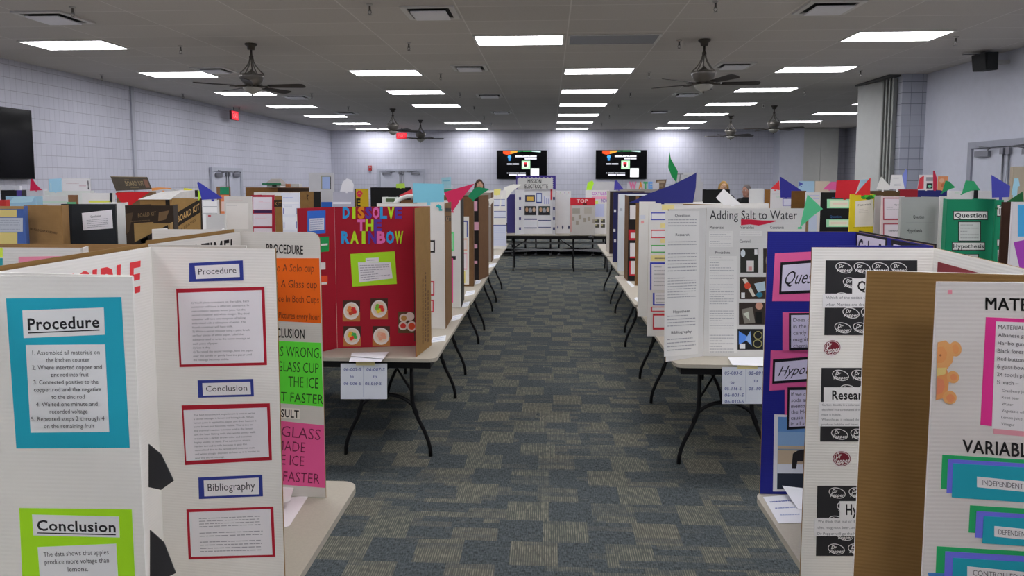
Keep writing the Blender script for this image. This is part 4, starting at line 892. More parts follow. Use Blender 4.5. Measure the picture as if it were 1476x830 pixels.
P = [ony(x, y, 7.4) for x, y in ((159,254),(212,255),(219,273),(167,275))]; mb = MB(); mb.prism([P[0], P[3], P[2], P[1]], (0,.004,0), mat('#575046', .8, 'card'))
draw(mb, Quad(*P, Vector((0,-1,0))), [rect(.02,.0,.98,.05,'#7d7157'), txt('BOARD KIT', .34,.84,.66,.32,'#85765a',1.4), bars(.44,.8,.74,.92,1,'#75684e'), rect(.86,.2,.97,.85,'#7a5a4c'), bars(.36,.55,.14,.26,1,'#75684e')], .001); mb.obj('header_card', rt)
# white-topped carton
c = ony(222, 298, 7.0)
root = thing('carton', 'white-topped brown carton lying on the boards left of the blue pennant', 'box', (c.x, 7.0, c.z))
x0, x1 = ony(202,298,7.0).x, ony(245,298,7.0).x; z1 = ony(222,287.5,7.0).z
mb = MB(); mb.box(x0, x1, 7.0, 7.5, c.z, z1, mat('#9c7a49', .85, 'card')); mb.box(x1-.045, x1, 6.996, 7.0, c.z+.01, z1, mat('#231d18', .8, 'card')); mb.obj('body', root)
mb = MB(); mb.hexa([(x0-.01,6.98,z1+.001),(x1+.01,6.98,z1+.001),(x1+.01,7.5,z1+.001),(x0-.01,7.5,z1+.001),(x0+.12,7.2,z1+.075),(x1+.01,7.2,z1+.075),(x1+.01,7.5,z1+.09),(x0+.2,7.5,z1+.09)], mat('#c9c7c3', .7, 'card')); mb.obj('lid', root)
bgb('brown board carrying the white-topped carton on its top edge', 201, 246, 298, mat('#6e5436', .85, 'card'), 7.2, z1=c.z-.001)
bgb('plain white board with black right edge and lime strip behind the black board', 118, 160, 278, '#cfcecd', 8.6, items=[((128,289,160,292), '#c9cc58', (), 'lime_strip'), ((158,278,162,300), '#23262a', (), 'black_edge')])
rt, ps = bgb('grey-white board with a white header ending in an exclamation mark by the left wall', 64, 130, 275, '#c9cdc9', 10.0)
a = ony(90, 276, 10.0); b = ony(130, 257, 10.0); mb = MB(); mb.prism([(a.x,10.0,a.z),(b.x,10.0,a.z),(b.x,10.0,b.z),(a.x,10.0,b.z)], (0,.006,0), mat('#d3d2d4', .7, 'board'))
draw(mb, Quad(Vector((a.x,10.0,b.z)), Vector((b.x,10.0,b.z)), Vector((b.x,10.0,a.z)), Vector((a.x,10.0,a.z)), Vector((0,-1,0))), [bars(.15,.6,.3,.5,1,'#b6a9ae'), bars(.6,.85,.45,.7,1,'#b59aa2'), txt('!', .9,.94,.8,.6,'#3a3a3f',2)], .001); mb.obj('header_card', rt)
flag('light blue sheet pinned before the white header by the left wall', [(70,258),(88.5,257),(89,276),(71,277)], 9.9, '#9cc9de', 'paper_sheet', 'sheet', items=[rect(.1,.3,.2,.9,'#b9dbe8')])
bgb('white board with a brown side panel beside it, in the left background', 60, 97, 282, '#c9c8c5', 7.3, wing=.08, items=[((60,290,97,293), '#aebfae', (), 'green_strip')])
bgb('small brown board with green base strip in the left background', 98, 110, 281, mat('#886244', .85, 'card'), 7.2, items=[((97,291,110,294), '#5c9c72', (), 'green_strip')])
bgb('light blue board low at the far left, its top sheet creased', 8, 52, 283, '#8fb6cc', 7.0, items=[([(20,284),(50,283),(46,291),(12,293)], '#a9d0df', (), 'blue_sheet')])
bgb('black board with purple right end in the far left background', 1, 31, 274, '#1d1d21', 9.2, items=[((24,274,31,283), '#45387e', (), 'purple_panel')])
bgb('red-cornered board at the left picture edge behind the yellow sheets', -20, 7, 288, '#b8302c', 6.2)
bgb('grey-white board with the crimson pennant on top in the left background', 32, 62, 272, '#bfc0c6', 10.4)
bgb('white board farthest left under the switched-off television', -14, 28, 268, '#c9cad0', 9.7, wing=.08)
flag('crimson pennant in the left background under the switched-off television', [(44,258),(47,258),(52,266),(61,274),(43,275)], 10.3, '#c02049', group='pennants')
flag('large red pennant hanging under the slanted dark carton header', [(166,279),(168,277.5),(217,276),(195,291),(181,302),(178,297)], 6.9, '#b81d24', group='pennants')
bgb('white board with a dark edge under the yellow sheet, left of the blue pennant', 244, 286, 273, '#c6c7c9', 9.4, items=[((278,274,286,284), '#26231f', (), 'black_card')])
flag('yellow sheet on the white board left of the blue pennant', [(265,271),(277,272),(277,280),(264,280)], 9.3, '#d9d22a', 'paper_sheet', 'sheet')
flag('narrow lime strip at the left side of the blue pennant', [(285,275),(289,274),(289,285),(286,285)], 6.3, '#b5dc3c', 'paper_sheet', 'sheet', lean=0)
flag('blue pennant on the BOARD KIT carton board on the left side', [(284,263),(286,262),(322,286),(291,288)], 5.95, '#363a94', group='pennants', lean=0)
bgb('grey-white board behind the white-topped carton, orange strip at its top', 214, 252, 273.5, '#bfbfc2', 8.2)
flag('orange paper strip with dark ends on the white-topped carton', [(218,271),(229,270),(247,271),(247,273),(240,272),(219,275)], 8.1, '#cf8a4a', 'paper_strip', 'sheet', lean=0)
bgb('brown and orange board with green header card below the left double door', 312, 331, 269, mat('#8e6a4c', .85, 'card'), 10.5, items=[((317,270,330,280), '#1f7d58', (), 'green_card'), ((318,281,330,312), '#d98458', [rect(.1,.3,.95,.75,'#d9c3ba')], 'orange_card')])
bgb('white lined board under the tip of the blue pennant', 291, 314, 288, '#c9c9c9', 5.72, items=[((293,290,313,330), '#cdcdce', [rect(0,.18,1,.2,'#8d8e94'), rect(0,.42,1,.44,'#8d8e94')], 'text_sheet')])
bgb('low white board with a red mark behind the cream board', 297, 324, 308, '#cfcecc', 4.12, z1=ony(310,308,4.12).z, items=[((300,310,304,312), '#b84a52', (), 'red_mark')])
bgb('white board with faint handwriting left of the red-framed board', 323, 362, 283, '#cbcac7', 6.5, items=[((327,288,350,291), None, [bars(0,1,0,1,1,'#b08a8a')], 'handwriting'), ((326,292,358,330), '#cdccca', [rect(0,0,1,.02,'#a8a8ac'), bars(.02,.5,.08,.14,1,'#a8a8ac')], 'text_sheet')])
bgb('board with dark red frames around two white sheets in the left rows', 362, 395, 281, '#a01d34', 7.0, items=[((365,284,392,302), '#d2ccd6', [bars(.3,.9,.3,.5,2,'#d09aa8')], 'white_sheet'), ((365,308,392,326), '#d2ccd6', [bars(.1,.9,.2,.4,2,'#d09aa8')], 'white_sheet'), ((366,303,392,307), '#3a2350', (), 'purple_strip'), ((366,329,392,340), '#d2ccd6', (), 'white_sheet')])
bgb('brown carton board with black print, a strip right of the red-framed board', 396, 406, 282, mat('#94703f', .85, 'card'), 6.8, items=[((395,288,406,298), '#241c16', [txt('KIT', .1,.95,.8,.5,'#8a6a40',1)], 'printed_band')])
bgb('pale blue-white board with small blue side bars in the left rows', 405, 432, 278, '#c6cbd6', 8.0, items=[((408,282,430,287), None, [bars(0,1,.2,.9,1,'#8f9cc0')], 'handwriting'), ((406,291,431,294), '#d9dce2', (), 'white_strip'), ((407,296,431,309), '#ced2da', [rect(.05,.3,.1,.95,'#3f4f9c'), rect(.85,.3,.9,.95,'#3f4f9c'), bars(.1,.6,.0,.18,1,'#8f9cb0')], 'text_sheet'), ((407,313,431,331), '#ced2da', [rect(.08,.4,.13,.9,'#3f4f9c'), rect(.82,.35,.87,.9,'#3f4f9c')], 'text_sheet')])
bgb('brown board with a black right end above the red board, left side', 432, 462, 276, mat('#8d6c40', .85, 'card'), 9.4, items=[((452,276,462,300), '#191817', (), 'black_panel'), ((441,280,446,289), None, [poly([(.2,0),(.8,.1),(.5,.5),(.7,1),(.2,.6)], '#4a341c')], 'carton_print')])
bgb('long brown board in the left background carrying the model house', 354, 447, 270, mat('#8a643a', .85, 'card'), 12.0, items=[((400,271,447,276), '#3a2a20', (), 'dark_strip')])
bgb('white board with a white top strip behind the red-framed board', 366, 432, 277, '#cdccc8', 8.9)
# model house on the long board
h = ony(398, 270, 11.9); zb = ony(400.5, 270, 12).z+.002
root = thing('model_house', 'small model house with green-edged grey roof, left background', 'model', (h.x, 12.0, zb))
xa, xb = ony(388,272,12).x, ony(407.5,272,12).x; ze = ony(398,266,12).z; zr = ony(398,257.5,12).z
mb = MB(); mb.box(xa, xb, 11.9, 12.15, zb+.001, ze, mat('#cfd2cf', .7)); mb.obj('walls', root)
mb = MB(); xm = (xb-xa)*.25; mb.hexa([(xa-.04,11.86,ze+.001),(xb+.02,11.86,ze+.001),(xb+.02,12.19,ze+.001),(xa-.04,12.19,ze+.001),(xa+xm*.7,12.0,zr),(xb-xm*.7,12.0,zr),(xb-xm*.7,12.05,zr),(xa+xm*.7,12.05,zr)], mat('#8b8682', .8)); mb.obj('roof', root)
mb = MB(); mb.box(xa-.06, xb+.03, 11.84, 11.858, ze-.01, ze+.03, mat('#2f6f50', .7)); mb.obj('roof_edge', root)
mb = MB(); mb.box(xa+.1, xa+.18, 11.885, 11.899, zb+.01, ze-.01, mat('#3a3836', .7)); mb.obj('door_panel', root)
def small_box(label, px, Y, d, col, name='box', cat='box', kind='card'):
    x0, y0, x1, y1 = px; a = ony(x0, y1, Y); b = ony(x1, y0, Y); mb = MB(); mb.box(a.x, b.x, Y, Y+d, a.z+.001, b.z, mat(col, .8, kind))
    return tag(mb.obj(name, None, (a.x, Y, a.z+.001), .004), label, cat)
small_box('small orange box beside the model house in the left background', (411.5,265,416,269.9), 12.0, .12, '#b8764a')
small_box('small white box right of the orange one, left background', (419,265,431,269.9), 12.0, .15, '#d2d1ce')
bgb('tall pale grey-white board with a light blue picture, left of the black boards', 445, 481, 249, '#bfc0c5', 9.8, items=[((463,253,477,273), '#8d8a72', [rect(.1,.08,.95,.95,'#9db2dc'), rect(.92,.1,1,1,'#3a3a40')], 'picture'), ((463,291,479,301), '#2f62b8', (), 'blue_card')])
bgb('dull silver-grey board with a scalloped white sheet on top', 480, 510, 277, '#a2a3b2', 9.2, items=[((480,291,506,294), '#c3c4cc', (), 'white_strip')])
flag('white sheet with small dark scribbles standing over the silver-grey board', [(490,276),(494,262),(500,257),(506,259),(510,266),(509,276)], 9.25, '#c9c9cf', 'paper_sheet', 'sheet')
bgb('yellow board with a red paw print and a black letter E', 511, 531, 272, '#c2a41f', 10.8, items=[((513,274,523,285), None, [oval(.5,.68,.3,.26,'#c02a4a'), oval(.2,.4,.14,.17,'#c02a4a'), oval(.42,.2,.14,.18,'#c02a4a'), oval(.66,.22,.14,.18,'#c02a4a'), oval(.85,.44,.13,.17,'#c02a4a')], 'paw_print'), ((513,286,521,297), None, [txt('E',.05,.85,1,.95,'#26211a',2)], 'letter'), ((511,272,513,300), '#2a2620', (), 'black_edge')])
bgb('wide plain black board in the middle background, left of the aisle', 534, 592, 270, '#15161a', 11.5)
bgb('white board with a small green photograph before the wide black board', 551, 574, 284, '#c6cbc6', 8.0, items=[((556,286,569,291), '#4a5c3c', (), 'photo'), ((560,292,568,296), '#b9bdb9', (), 'small_label')])
flag('coral pennant pointing left before the wide black board', [(575,282),(594,272),(595,282)], 11.4, '#e0505a', group='pennants', lean=0)
bgb('low brown board end seen under the white pipe arch', 578, 601, 288, mat('#7d5a40', .85, 'card'), 5.3, wing=.04)
P = [ony(x, y, 5.2) for x, y in ((566,303),(567,297),(570,291),(576,286),(584,283.5),(597,283),(606,284))]
mb = MB(); mb.tube([Vector((p.x, 5.2+.02*i, p.z)) for i, p in enumerate(P)], .017, mat('#d6d6d3', .35, 'plastic'), 12)
mb.tube([Vector((P[0].x,5.2,P[0].z)), Vector((P[0].x,5.2,TZ+.001))], .017, mat('#d6d6d3', .35, 'plastic'), 12); tag(mb.obj('plastic_pipe', None, P[0]), 'bent white plastic pipe arching behind the red board', 'pipe')
flag('light blue blank sheet on the white board behind the red board', [(595,264),(640,265),(640,291),(596,292)], 4.86, '#79bdd2', 'paper_sheet', 'sheet', lean=0)
flag('small turquoise paper scrap on the white board under the light blue sheet', [(628,297),(632,294),(637,298),(635,302)], 4.85, '#2aa3a8', 'paper_scrap', 'sheet', lean=0)
bgb('distant white board carrying a small light blue label in the middle background', 628, 652, 266, '#c2c8cf', 12.2, items=[((637,267,650,271), '#a9d2df', (), 'blue_label')])
flag('small light blue sheet with faint writing above the middle background boards', [(636,256),(650,255),(650,267),(637,267)], 12.1, '#a4d3e2', 'paper_sheet', 'sheet', items=[bars(.1,.9,.2,.7,1,'#6aa8c0')])
flag('lime paper tab in the middle background before the back double door', [(571,265),(583,264),(584,271),(571,271)], 11.4, '#a8cc50', 'paper_tab', 'sheet')
flag('crimson pennant pointing up right over the left aisle row', [(640,277),(664,270),(684,264.5),(668,283),(652,305)], 5.6, '#c22a55', group='pennants', lean=0)
flag('green pennant pointing right over the left aisle row', [(684,271),(690,269.5),(706,272.5),(697,278),(682,289),(674,283)], 6.75, '#1f8257', group='pennants', lean=0)
flag('folded white pennant at the far end of the left aisle row', [(722,283),(727,270),(740,265.5),(752,266),(738,276),(730,287),(719,300)], 10.4, '#d3d3cc', group='pennants', lean=0)
flag('small white paper corner at the top of the narrow brown board, left row', [(704,287),(712,284),(711,290),(706,297)], 8.7, '#d8d6cf', 'paper_scrap', 'sheet', lean=0)
flag('yellow label on top of the farthest white board in the left row', [(712,273),(722,272),(720,281),(712,281)], 10.5, '#d9d27e', 'paper_tab', 'sheet', lean=0)
flag('dark green paper tip behind the crimson pennant', [(640,273),(655,272),(658,275),(640,277)], 6.3, '#2a7a5a', 'paper_scrap', 'sheet')
bgb('white board with pink paper standing in the near left second row', -60, 118, 356, '#cfcecb', 1.8, z1=ony(40,357,1.8).z, items=[([(27,370),(90,369),(60,392),(27,392)], '#e58aa4', (), 'pink_paper'), ([(-8,357),(4,357),(4,371),(-8,371)], '#c3d64a', (), 'lime_paper'), ([(-8,372),(4,372),(4,388),(-8,388)], '#2a8a92', (), 'teal_paper')], wing=.05)
bgb('brown cardboard board back to back with the white one in the near left second row', -60, 216, 352.5, mat('#9a774c', .85, 'card'), 2.05, wing=.05, z1=ony(80,351.5,2.05).z)
bgb('plain white board back behind the cream board at the near left table end', 219, 320, 331, '#d1d0cc', 2.285, z1=1.657, wing=.06)

# ================================================================== BOARDS OF THE RIGHT SIDE ROWS
bgb('long plain white board just behind the salt board', 985, 1108, 293, '#d0cfcb', 5.05, z1=ony(1040,293,5.05).z, wing=.12)
flag('white card with a green swoosh leaning on the boards behind the salt board', [(1032,285),(1043,272),(1069,295),(1043,295.5)], 4.72, '#d9d9d9', 'paper_sheet', 'sheet', lean=0, items=None)
P = [ony(x, y, 8.6) for x, y in ((1012,274),(1017,270.5),(1028,272),(1042,272.5),(1052,280),(1052,300),(1015,300))]
bgb('black board with a bent top edge beside the blonde person', 1013, 1052, 273, '#121313', 8.6)
rt, ps = bgb('light grey board with a header strip beside the large navy pennant', 972, 1014, 262, '#b3b3b8', 9.2)
P = [ony(x, y, 9.2) for x, y in ((974,249),(1002,248.5),(1002,262),(972,262))]; mb = MB(); mb.prism([P[0], P[3], P[2], P[1]], (0,.006,0), mat('#b9b9bc', .7, 'board')); draw(mb, Quad(*P, Vector((0,-1,0))), [rect(.1,.1,.4,.2,'#77777b'), rect(.22,.2,.28,.95,'#77777b'), rect(.42,.3,.6,.4,'#84848a')], .001); mb.obj('header_card', rt)
flag('very large navy pennant lying along the tops of the right aisle row', [(907,292),(935,279),(970,266),(996,253),(1004,248.5),(1003,270),(999,292),(960,293)], 5.2, '#272a6c', group='pennants', lean=0)
flag('pale grey slanted sheet at the right tip of the large navy pennant', [(1004,249),(1009,252),(1016,296),(1004,296)], 9.2, '#a9a9ae', 'paper_sheet', 'sheet')
flag('narrow green pennant standing upright above the navy pennant', [(965,218),(967,229),(977,247),(975,263),(968,254),(963,241)], 9.1, '#1c8446', group='pennants', lean=.03)
bgb('white board with brown right panel in the right background', 1080, 1101, 272, '#cdcfcf', 11.0); bgb('brown board strip beside the plain white board, right background', 1102.5, 1112, 273, mat('#8d6332', .85, 'card'), 11.0)
bgb('white board with a purple-framed note under the blue pennant', 1111, 1142, 273, '#cbcacb', 8.4, items=[((1113,278,1126,281), None, [bars(0,1,0,1,1,'#85868c')], 'handwriting'), ((1119,283,1126,285), None, [bars(0,1,0,1,1,'#7ab88a')], 'handwriting'), ((1128,286,1141,297), '#5a56a0', [rect(.1,.08,1,.95,'#cfcfe0')], 'framed_note')])
bgb('brown square board in front of the white one, right background', 1141, 1162, 275, mat('#6c4a20', .85, 'card'), 7.9)
bgb('white board with blue writing and a pale blue sheet right of the salt board', 1161, 1183, 277, '#c9c8cc', 7.2, items=[((1166,280,1181,283), None, [bars(0,1,0,1,1,'#9aa0c8')], 'handwriting'), ((1172,285,1181,288), None, [bars(0,1,0,1,1,'#9aa0c8')], 'handwriting'), ((1161,310,1177,340), '#b4c2dc', (), 'blue_sheet')])
flag('blue pennant over the white and brown boards right of the people', [(1124,255),(1126,255),(1156,275),(1141,276),(1141,285),(1125,285)], 7.7, '#2d2d80', group='pennants', lean=0)
flag('small red pennant tip behind the blue pennant', [(1111,272),(1123,260),(1124,274)], 8.4, '#c83238', group='pennants')
flag('mint green pennant hanging at the upper right corner of the salt board', [(1164,280),(1186,301),(1172,311),(1153,328),(1158,305)], 4.17, '#55b884', group='pennants', lean=0)
G2 = '#8ec8a0'
bgb('black board with green-framed labels in the right rows', 1182, 1228, 277, '#101214', 7.6, items=[((1192,287,1225,300), G2, [rect(.12,.12,.95,.88,'#cfd6bf'), rect(.25,.4,.9,.6,'#d6c3b4')], 'framed_label'), ((1191,316,1224,327), G2, [rect(.12,.12,.95,.88,'#cfd6bf'), rect(.2,.4,.9,.6,'#d6c3b4')], 'framed_label'), ((1195,310,1220,314), None, [txt('Question', .05,.7,.9,.8,'#2f5a8c',.5)], 'handwriting'), ((1199,283,1206,287), None, [bars(0,1,0,1,1,'#2f5a8c')], 'handwriting')])
flag('red sheet with dark writing on the black green-labelled board', [(1206,260),(1240,259.5),(1233,279),(1231,287),(1204,285)], 7.5, '#b5202c', 'paper_sheet', 'sheet', lean=.02)
flag('bright red pennant on the yellow board', [(1254,256.5),(1255,257),(1254,281),(1232,281)], 6.9, '#cf2e30', group='pennants', lean=0)
flag('pale blue sheet behind the bright red pennant', [(1240,259),(1252,258),(1252,271),(1238,276)], 6.8, '#a4c6d8', 'paper_sheet', 'sheet', back=True)
bgb('yellow board with a white text sheet and green leaves at its top', 1226, 1260, 280, '#d2bf22', 6.8, items=[([(1233,290),(1259,287),(1258,326),(1232,327)], '#cfccc0', [txt('Materials', .15,.85,.2,.07,'#7a776c',.8), bars(.2,.8,.3,.5,3,'#b9b6aa')], 'text_sheet'), ((1230,327,1258,329), None, [bars(0,1,0,1,1,'#6e661c')], 'handwriting'), ((1241,280,1262,288), None, [oval(.2,.5,.2,.4,'#2f8a2c'), oval(.45,.35,.22,.35,'#4ab02c'), oval(.7,.5,.22,.35,'#237324'), oval(.9,.3,.12,.25,'#57c23a'), oval(.5,.75,.2,.25,'#1d5e20')], 'paper_leaves')])
bgb('plain grey side board right of the yellow board', 1261.5, 1273, 282, '#a9a8a6', 6.75)
bgb('pinkish white board with dark red framed notes in the right rows', 1272, 1304, 283, '#cfc0c0', 6.6, items=[((1273,285,1304,317), '#9a3444', [rect(.05,.04,1,.94,'#cfc6cc'), txt('Hypothesis', .5,.95,.34,.06,'#6d6a70',.8), bars(.15,.9,.42,.55,2,'#a9a3a8')], 'framed_note'), ((1273,322,1304,345), '#9a3444', [rect(.05,.06,1,1,'#cfc6cc'), txt('Research Plan', .25,.95,.5,.1,'#6d6a70',.8)], 'framed_note')])
bgb('plain grey panel board with Question and Hypothesis lines, left of the green board', 1300, 1356, 284, '#9b9e9c', 6.1, items=[((1305,309,1350,317), None, [txt('Question', .25,.6,.7,.55,'#4c4d4d',.8)], 'printed_lettering'), ((1303,328,1345,337), None, [txt('Hypothesis', .1,.62,.75,.55,'#4c4d4d',.8)], 'printed_lettering'), ((1306,320,1346,322), None, [rect(0,.3,1,.7,'#87898a')], 'printed_lettering')])
bgb('narrow white board panel at the left side of the green board', 1356, 1369, 283, '#c9c8c4', 6.0)
GRN = mat('#137a57', .75, 'board')
rt, ps = bgb('green board with Question and hypothesis labels on the right side', 1366, 1436, 287, GRN, 5.6, items=[((1374,304,1424,317), '#1c2a24', [rect(.02,.06,.98,.9,'#c3c3c0'), txt('Question', .05,.95,.72,.5,'#2f3536',.9)], 'title_label'), ((1381,319,1414,348), '#1c2a24', [rect(.04,.04,.96,.95,'#aeb2b0'), bars(.1,.9,.1,.9,5,'#898d8c')], 'text_sheet'), ((1372,349,1420,361), '#1c2a24', [rect(.02,.06,.98,.9,'#b9bab8'), txt('Hypothesis', .04,.96,.72,.5,'#2f3536',.9)], 'title_label'), ((1378,366,1411,388), '#1c2a24', [rect(.04,.04,.96,.95,'#aeb2b0')], 'text_sheet')])
bgb('green side board with three small white labels beside the brown board', 1436, 1447, 288, GRN, 5.5, items=[((1437,295,1446,312), '#1c2a24', [rect(.05,.06,.98,.92,'#c3c3c0'), rect(.3,.3,.4,.85,'#33383a'), rect(.6,.3,.7,.85,'#33383a')], 'white_label'), ((1437,345,1446,355), '#1c2a24', [rect(.05,.06,.98,.9,'#b4b7b5')], 'white_label'), ((1438,360,1446,376), '#b9bcba', (), 'white_label')])
bgb('dark brown board back near the right picture edge', 1446, 1462, 291, mat('#3c2418', .85, 'card'), 5.05, wing=.03)
bgb('white board with blue and purple sheets at the right picture edge', 1460, 1530, 291, '#c6c4c8', 4.9, wing=.03, items=[((1467,295,1520,341), '#3f93c2', (), 'blue_sheet'), ([(1461,349),(1520,336),(1520,392),(1470,388)], '#8f3a9c', (), 'purple_sheet')])
flag('dark green pennant near the right picture edge', [(1437,300),(1474,276),(1476,292),(1452,294)], 4.85, '#1d5c33', group='pennants', lean=0)
flag('blue pennant in front of the right double door', [(1429,252),(1456,268),(1455,284),(1430,285)], 6.5, '#3c3f92', group='pennants', lean=0)
flag('light blue ribbon hanging near the right picture edge', [(1458,280),(1462,257),(1468,257),(1470,268),(1467,269),(1466,281),(1462,283)], 6.3, '#a3d0e2', 'paper_ribbon', 'ribbon')
flag('left one of the two green pennants before the block pillar', [(1357,279),(1363,260),(1369,262),(1377,270),(1366,274)], 9.5, '#2a8c56', group='pennants', lift=.002)
flag('right one of the two green pennants before the block pillar', [(1386,280),(1392,260),(1404,261),(1413,274),(1400,275)], 8.7, '#2f9060', group='pennants')
flag('white paper cone shape on the brown board before the folding partition', [(1263,273),(1270,254),(1283,268),(1282,274)], 9.2, '#cfcfcb', 'paper_sheet', 'sheet')
flag('white sheet with faint writing right of the paper cone', [(1285,252),(1300,252),(1304,272),(1282,273)], 9.25, '#d3d3d3', 'paper_sheet', 'sheet', items=[bars(.2,.8,.2,.3,1,'#a4a6ac'), bars(.3,.8,.6,.8,2,'#a4a6ac')])
flag('periwinkle pennant before the block pillar', [(1298,260),(1305,244),(1308,245),(1306,271),(1302,269)], 9.4, '#7a86c8', group='pennants', back=True)
flag('poster with red corner shapes and a dark centre before the right wall', [(1325,252),(1348,252),(1348,274),(1322,274)], 9.5, '#cfc8c8', 'poster', 'poster', items=[poly([(.05,.2),(.3,.05),(.35,.9),(.0,.95)], '#c8404a'), rect(.45,.15,.9,.4,'#8f8d92'), rect(.5,.55,.85,.9,'#33363a'), oval(.68,.75,.1,.1,'#7fc4a0')])
flag('narrow red pennant right of the poster', [(1345,246),(1347,246),(1351,258),(1350,274),(1345,274)], 9.5, '#b02842', group='pennants', lift=.002)
flag('orange patterned sheet right of the narrow red pennant', [(1352,254),(1367,254),(1364,274),(1351,274)], 9.6, '#c9855c', 'paper_sheet', 'sheet', items=[oval(.4,.3,.25,.15,'#d9a98a'), oval(.6,.65,.25,.15,'#b86a44')])
bgb('brown board strip under the white paper cone', 1255, 1297, 275, mat('#5f4a30', .85, 'card'), 9.3)
bgb('dark red board strip before the block pillar', 1297, 1323, 273, '#94222c', 9.5)
bgb('navy board strip under the poster', 1323, 1366.5, 273, '#2a2f70', 9.6)
bgb('white board with a black edge behind the green pennants', 1369, 1405, 275, '#c6c7c7', 8.8, items=[((1376,277,1386,279), None, [bars(0,1,0,1,1,'#7ab88a')], 'handwriting')])
bgb('black narrow board between two white ones behind the green board', 1405, 1410, 274, '#17181a', 8.75); bgb('white board behind the blue pennant at the right double door', 1410, 1458, 275, '#bdbcbd', 8.8)
bgb('pastel blue board in the right background', 1151, 1174, 261, '#9fc0d6', 12.0); bgb('beige board in the right background between pastel blue and pink', 1175.5, 1196, 261, '#c9bba9', 12.0)
flag('pink pennant in the right background beside the beige board', [(1186,273),(1198,262),(1206,262),(1205,274)], 11.6, '#e86aa6', group='pennants')
flag('tiny blue pennant left of the pastel blue board', [(1152,262),(1158,265),(1152,268.5)], 11.9, '#4a52a0', group='pennants')
bgb('rough beige board at the right picture edge before the double door', 1461, 1500, 240, '#a69c8a', 6.3, wing=.1)

# ================================================================== BOARDS ON THE TABLE ACROSS THE FAR END
YT = 13.55
LB = [((746,290+14*i,749,293+14*i), '#3a3f86', (), 'purple_tag') for i in range(3)]
xs = [ony(x, 300, YT).x for x in (743,756,796,801)]
rt, ps = board('white board headed MISSION ELECTROLYTE on the far table', [(xs[0], YT-.22), (xs[1], YT), (xs[2], YT), (xs[3], YT-.2)], mat('#cbcbce', .7, 'board'), BROWN, z1=ony(776,273,YT).z)
p, f = ps[1]
sheet(p, f, (757,281,771,291), '#2f3350', [rect(.15,.25,.85,.8,'#c6a04a')], 'framed_picture'); sheet(p, f, (773,278,781,293), '#2f3f7c', [rect(.12,.1,.88,.85,'#c3cde0')], 'framed_picture'); sheet(p, f, (783,283,793,294), '#c9cad2', [rect(.1,0,.18,1,'#7f86b4'), rect(.4,.2,.48,1,'#7f86b4'), rect(.7,.3,.78,1,'#7f86b4')], 'chart')
for q, c in (((756,297,773,310), '#3a3836'), ((776,297,793,310), '#3c4a44')): sheet(p, f, q, c, [oval(.2,.4,.12,.25,'#a8866a'), oval(.5,.5,.14,.3,'#8d8f98'), oval(.8,.4,.12,.25,'#b39a86'), rect(0,.7,1,1,'#2a2a30')], 'photo')
for q in ((755,315,774,329), (776,317,794,328)): sheet(p, f, q, '#cdced4', [rect(0,0,1,.12,'#34386e'), rect(0,.9,1,1,'#34386e')], 'text_sheet')
sheet(p, f, (793.5,273,796,288), '#b8333c', (), 'red_strip')
for k, q in enumerate(ps):
    if k != 1:
        x0 = 748 if k == 0 else 797
        for i in range(4): sheet(q[0], q[1], (x0,284+i*14.5,x0+3,288+i*14.5), '#34386e', (), 'purple_tag')
P = [ony(x, y, YT-.03) for x, y in ((746,255),(798,255),(798,272.5),(746,272.5))]; mb = MB(); mb.prism([P[0], P[3], P[2], P[1]], (0,.006,0), mat('#bdbdba', .7, 'board'))
q = Quad(*P, Vector((0,-1,0))); draw(mb, q, [txt('MISSION', .28, .66, .5, .3, '#3b3b3d', 1), txt('ELECTROLYTE', .2, .84, .93, .32, '#3b3b3d', 1)], .001); hc = mb.obj('header_card', rt)
mb = MB(); draw(mb, Quad(*[ony(x, y, YT-.032) for x, y in ((744,253),(801,253),(801,274),(744,274))], Vector((0,-1,0))), [rect(0,0,1,.1,'#3b2f78'), rect(.95,0,1,1,'#3b2f78'), rect(0,0,.03,1,'#3b2f78')]+[oval(.05+.1*i,.1,.04,.06,'#3b2f78') for i in range(10)]+[oval(.95,.1+.15*i,.025,.06,'#3b2f78') for i in range(6)], .001); mb.obj('scalloped_border', hc)
bgb('plain purple board at the left end of the far table', 731, 742.5, 280, '#3f3c7a', 13.75, wing=.15)
bgb('white board dotted with small coloured marks on the far table', 799, 823, 275, '#cfcfd2', 13.7, wing=.2, items=[((800,276,823,282), None, [oval(.08+.13*i,.3+.3*(i % 2),.02,.09,c) for i, c in enumerate(('#b06a8a','#6a8ab0','#8ab06a','#b08a6a','#8a6ab0','#6ab0a0','#b06a6a'))], 'dot_marks'), ((802,324,822,331), None, [oval(.1,.5,.05,.3,'#6a7090'), oval(.45,.5,.06,.4,'#3a4060'), oval(.9,.5,.06,.4,'#3a4060')], 'dot_marks')])
bgb('grey board with a red header and small brown snapshots on the far table', 822, 858, 285, '#b7b3ad', 13.3, wing=.12, items=[((822,285,858,296), '#b72531', [txt('TOP', .25,.7,.62,.42,'#d9b9b4',1), rect(.5,.7,.66,.95,'#5a2020')], 'red_header'), ((825,300,836,308), '#8f8a80', (), 'snapshot'), ((842,299,853,308), '#a09a8f', (), 'snapshot')]+[((x,y,x+4,y+6), '#8f877a', (), 'snapshot') for x, y in ((824,312),(830,318),(834,310),(841,314),(847,312),(854,316))]+[((822,296,824,334), '#b58a84', (), 'pink_edge')])
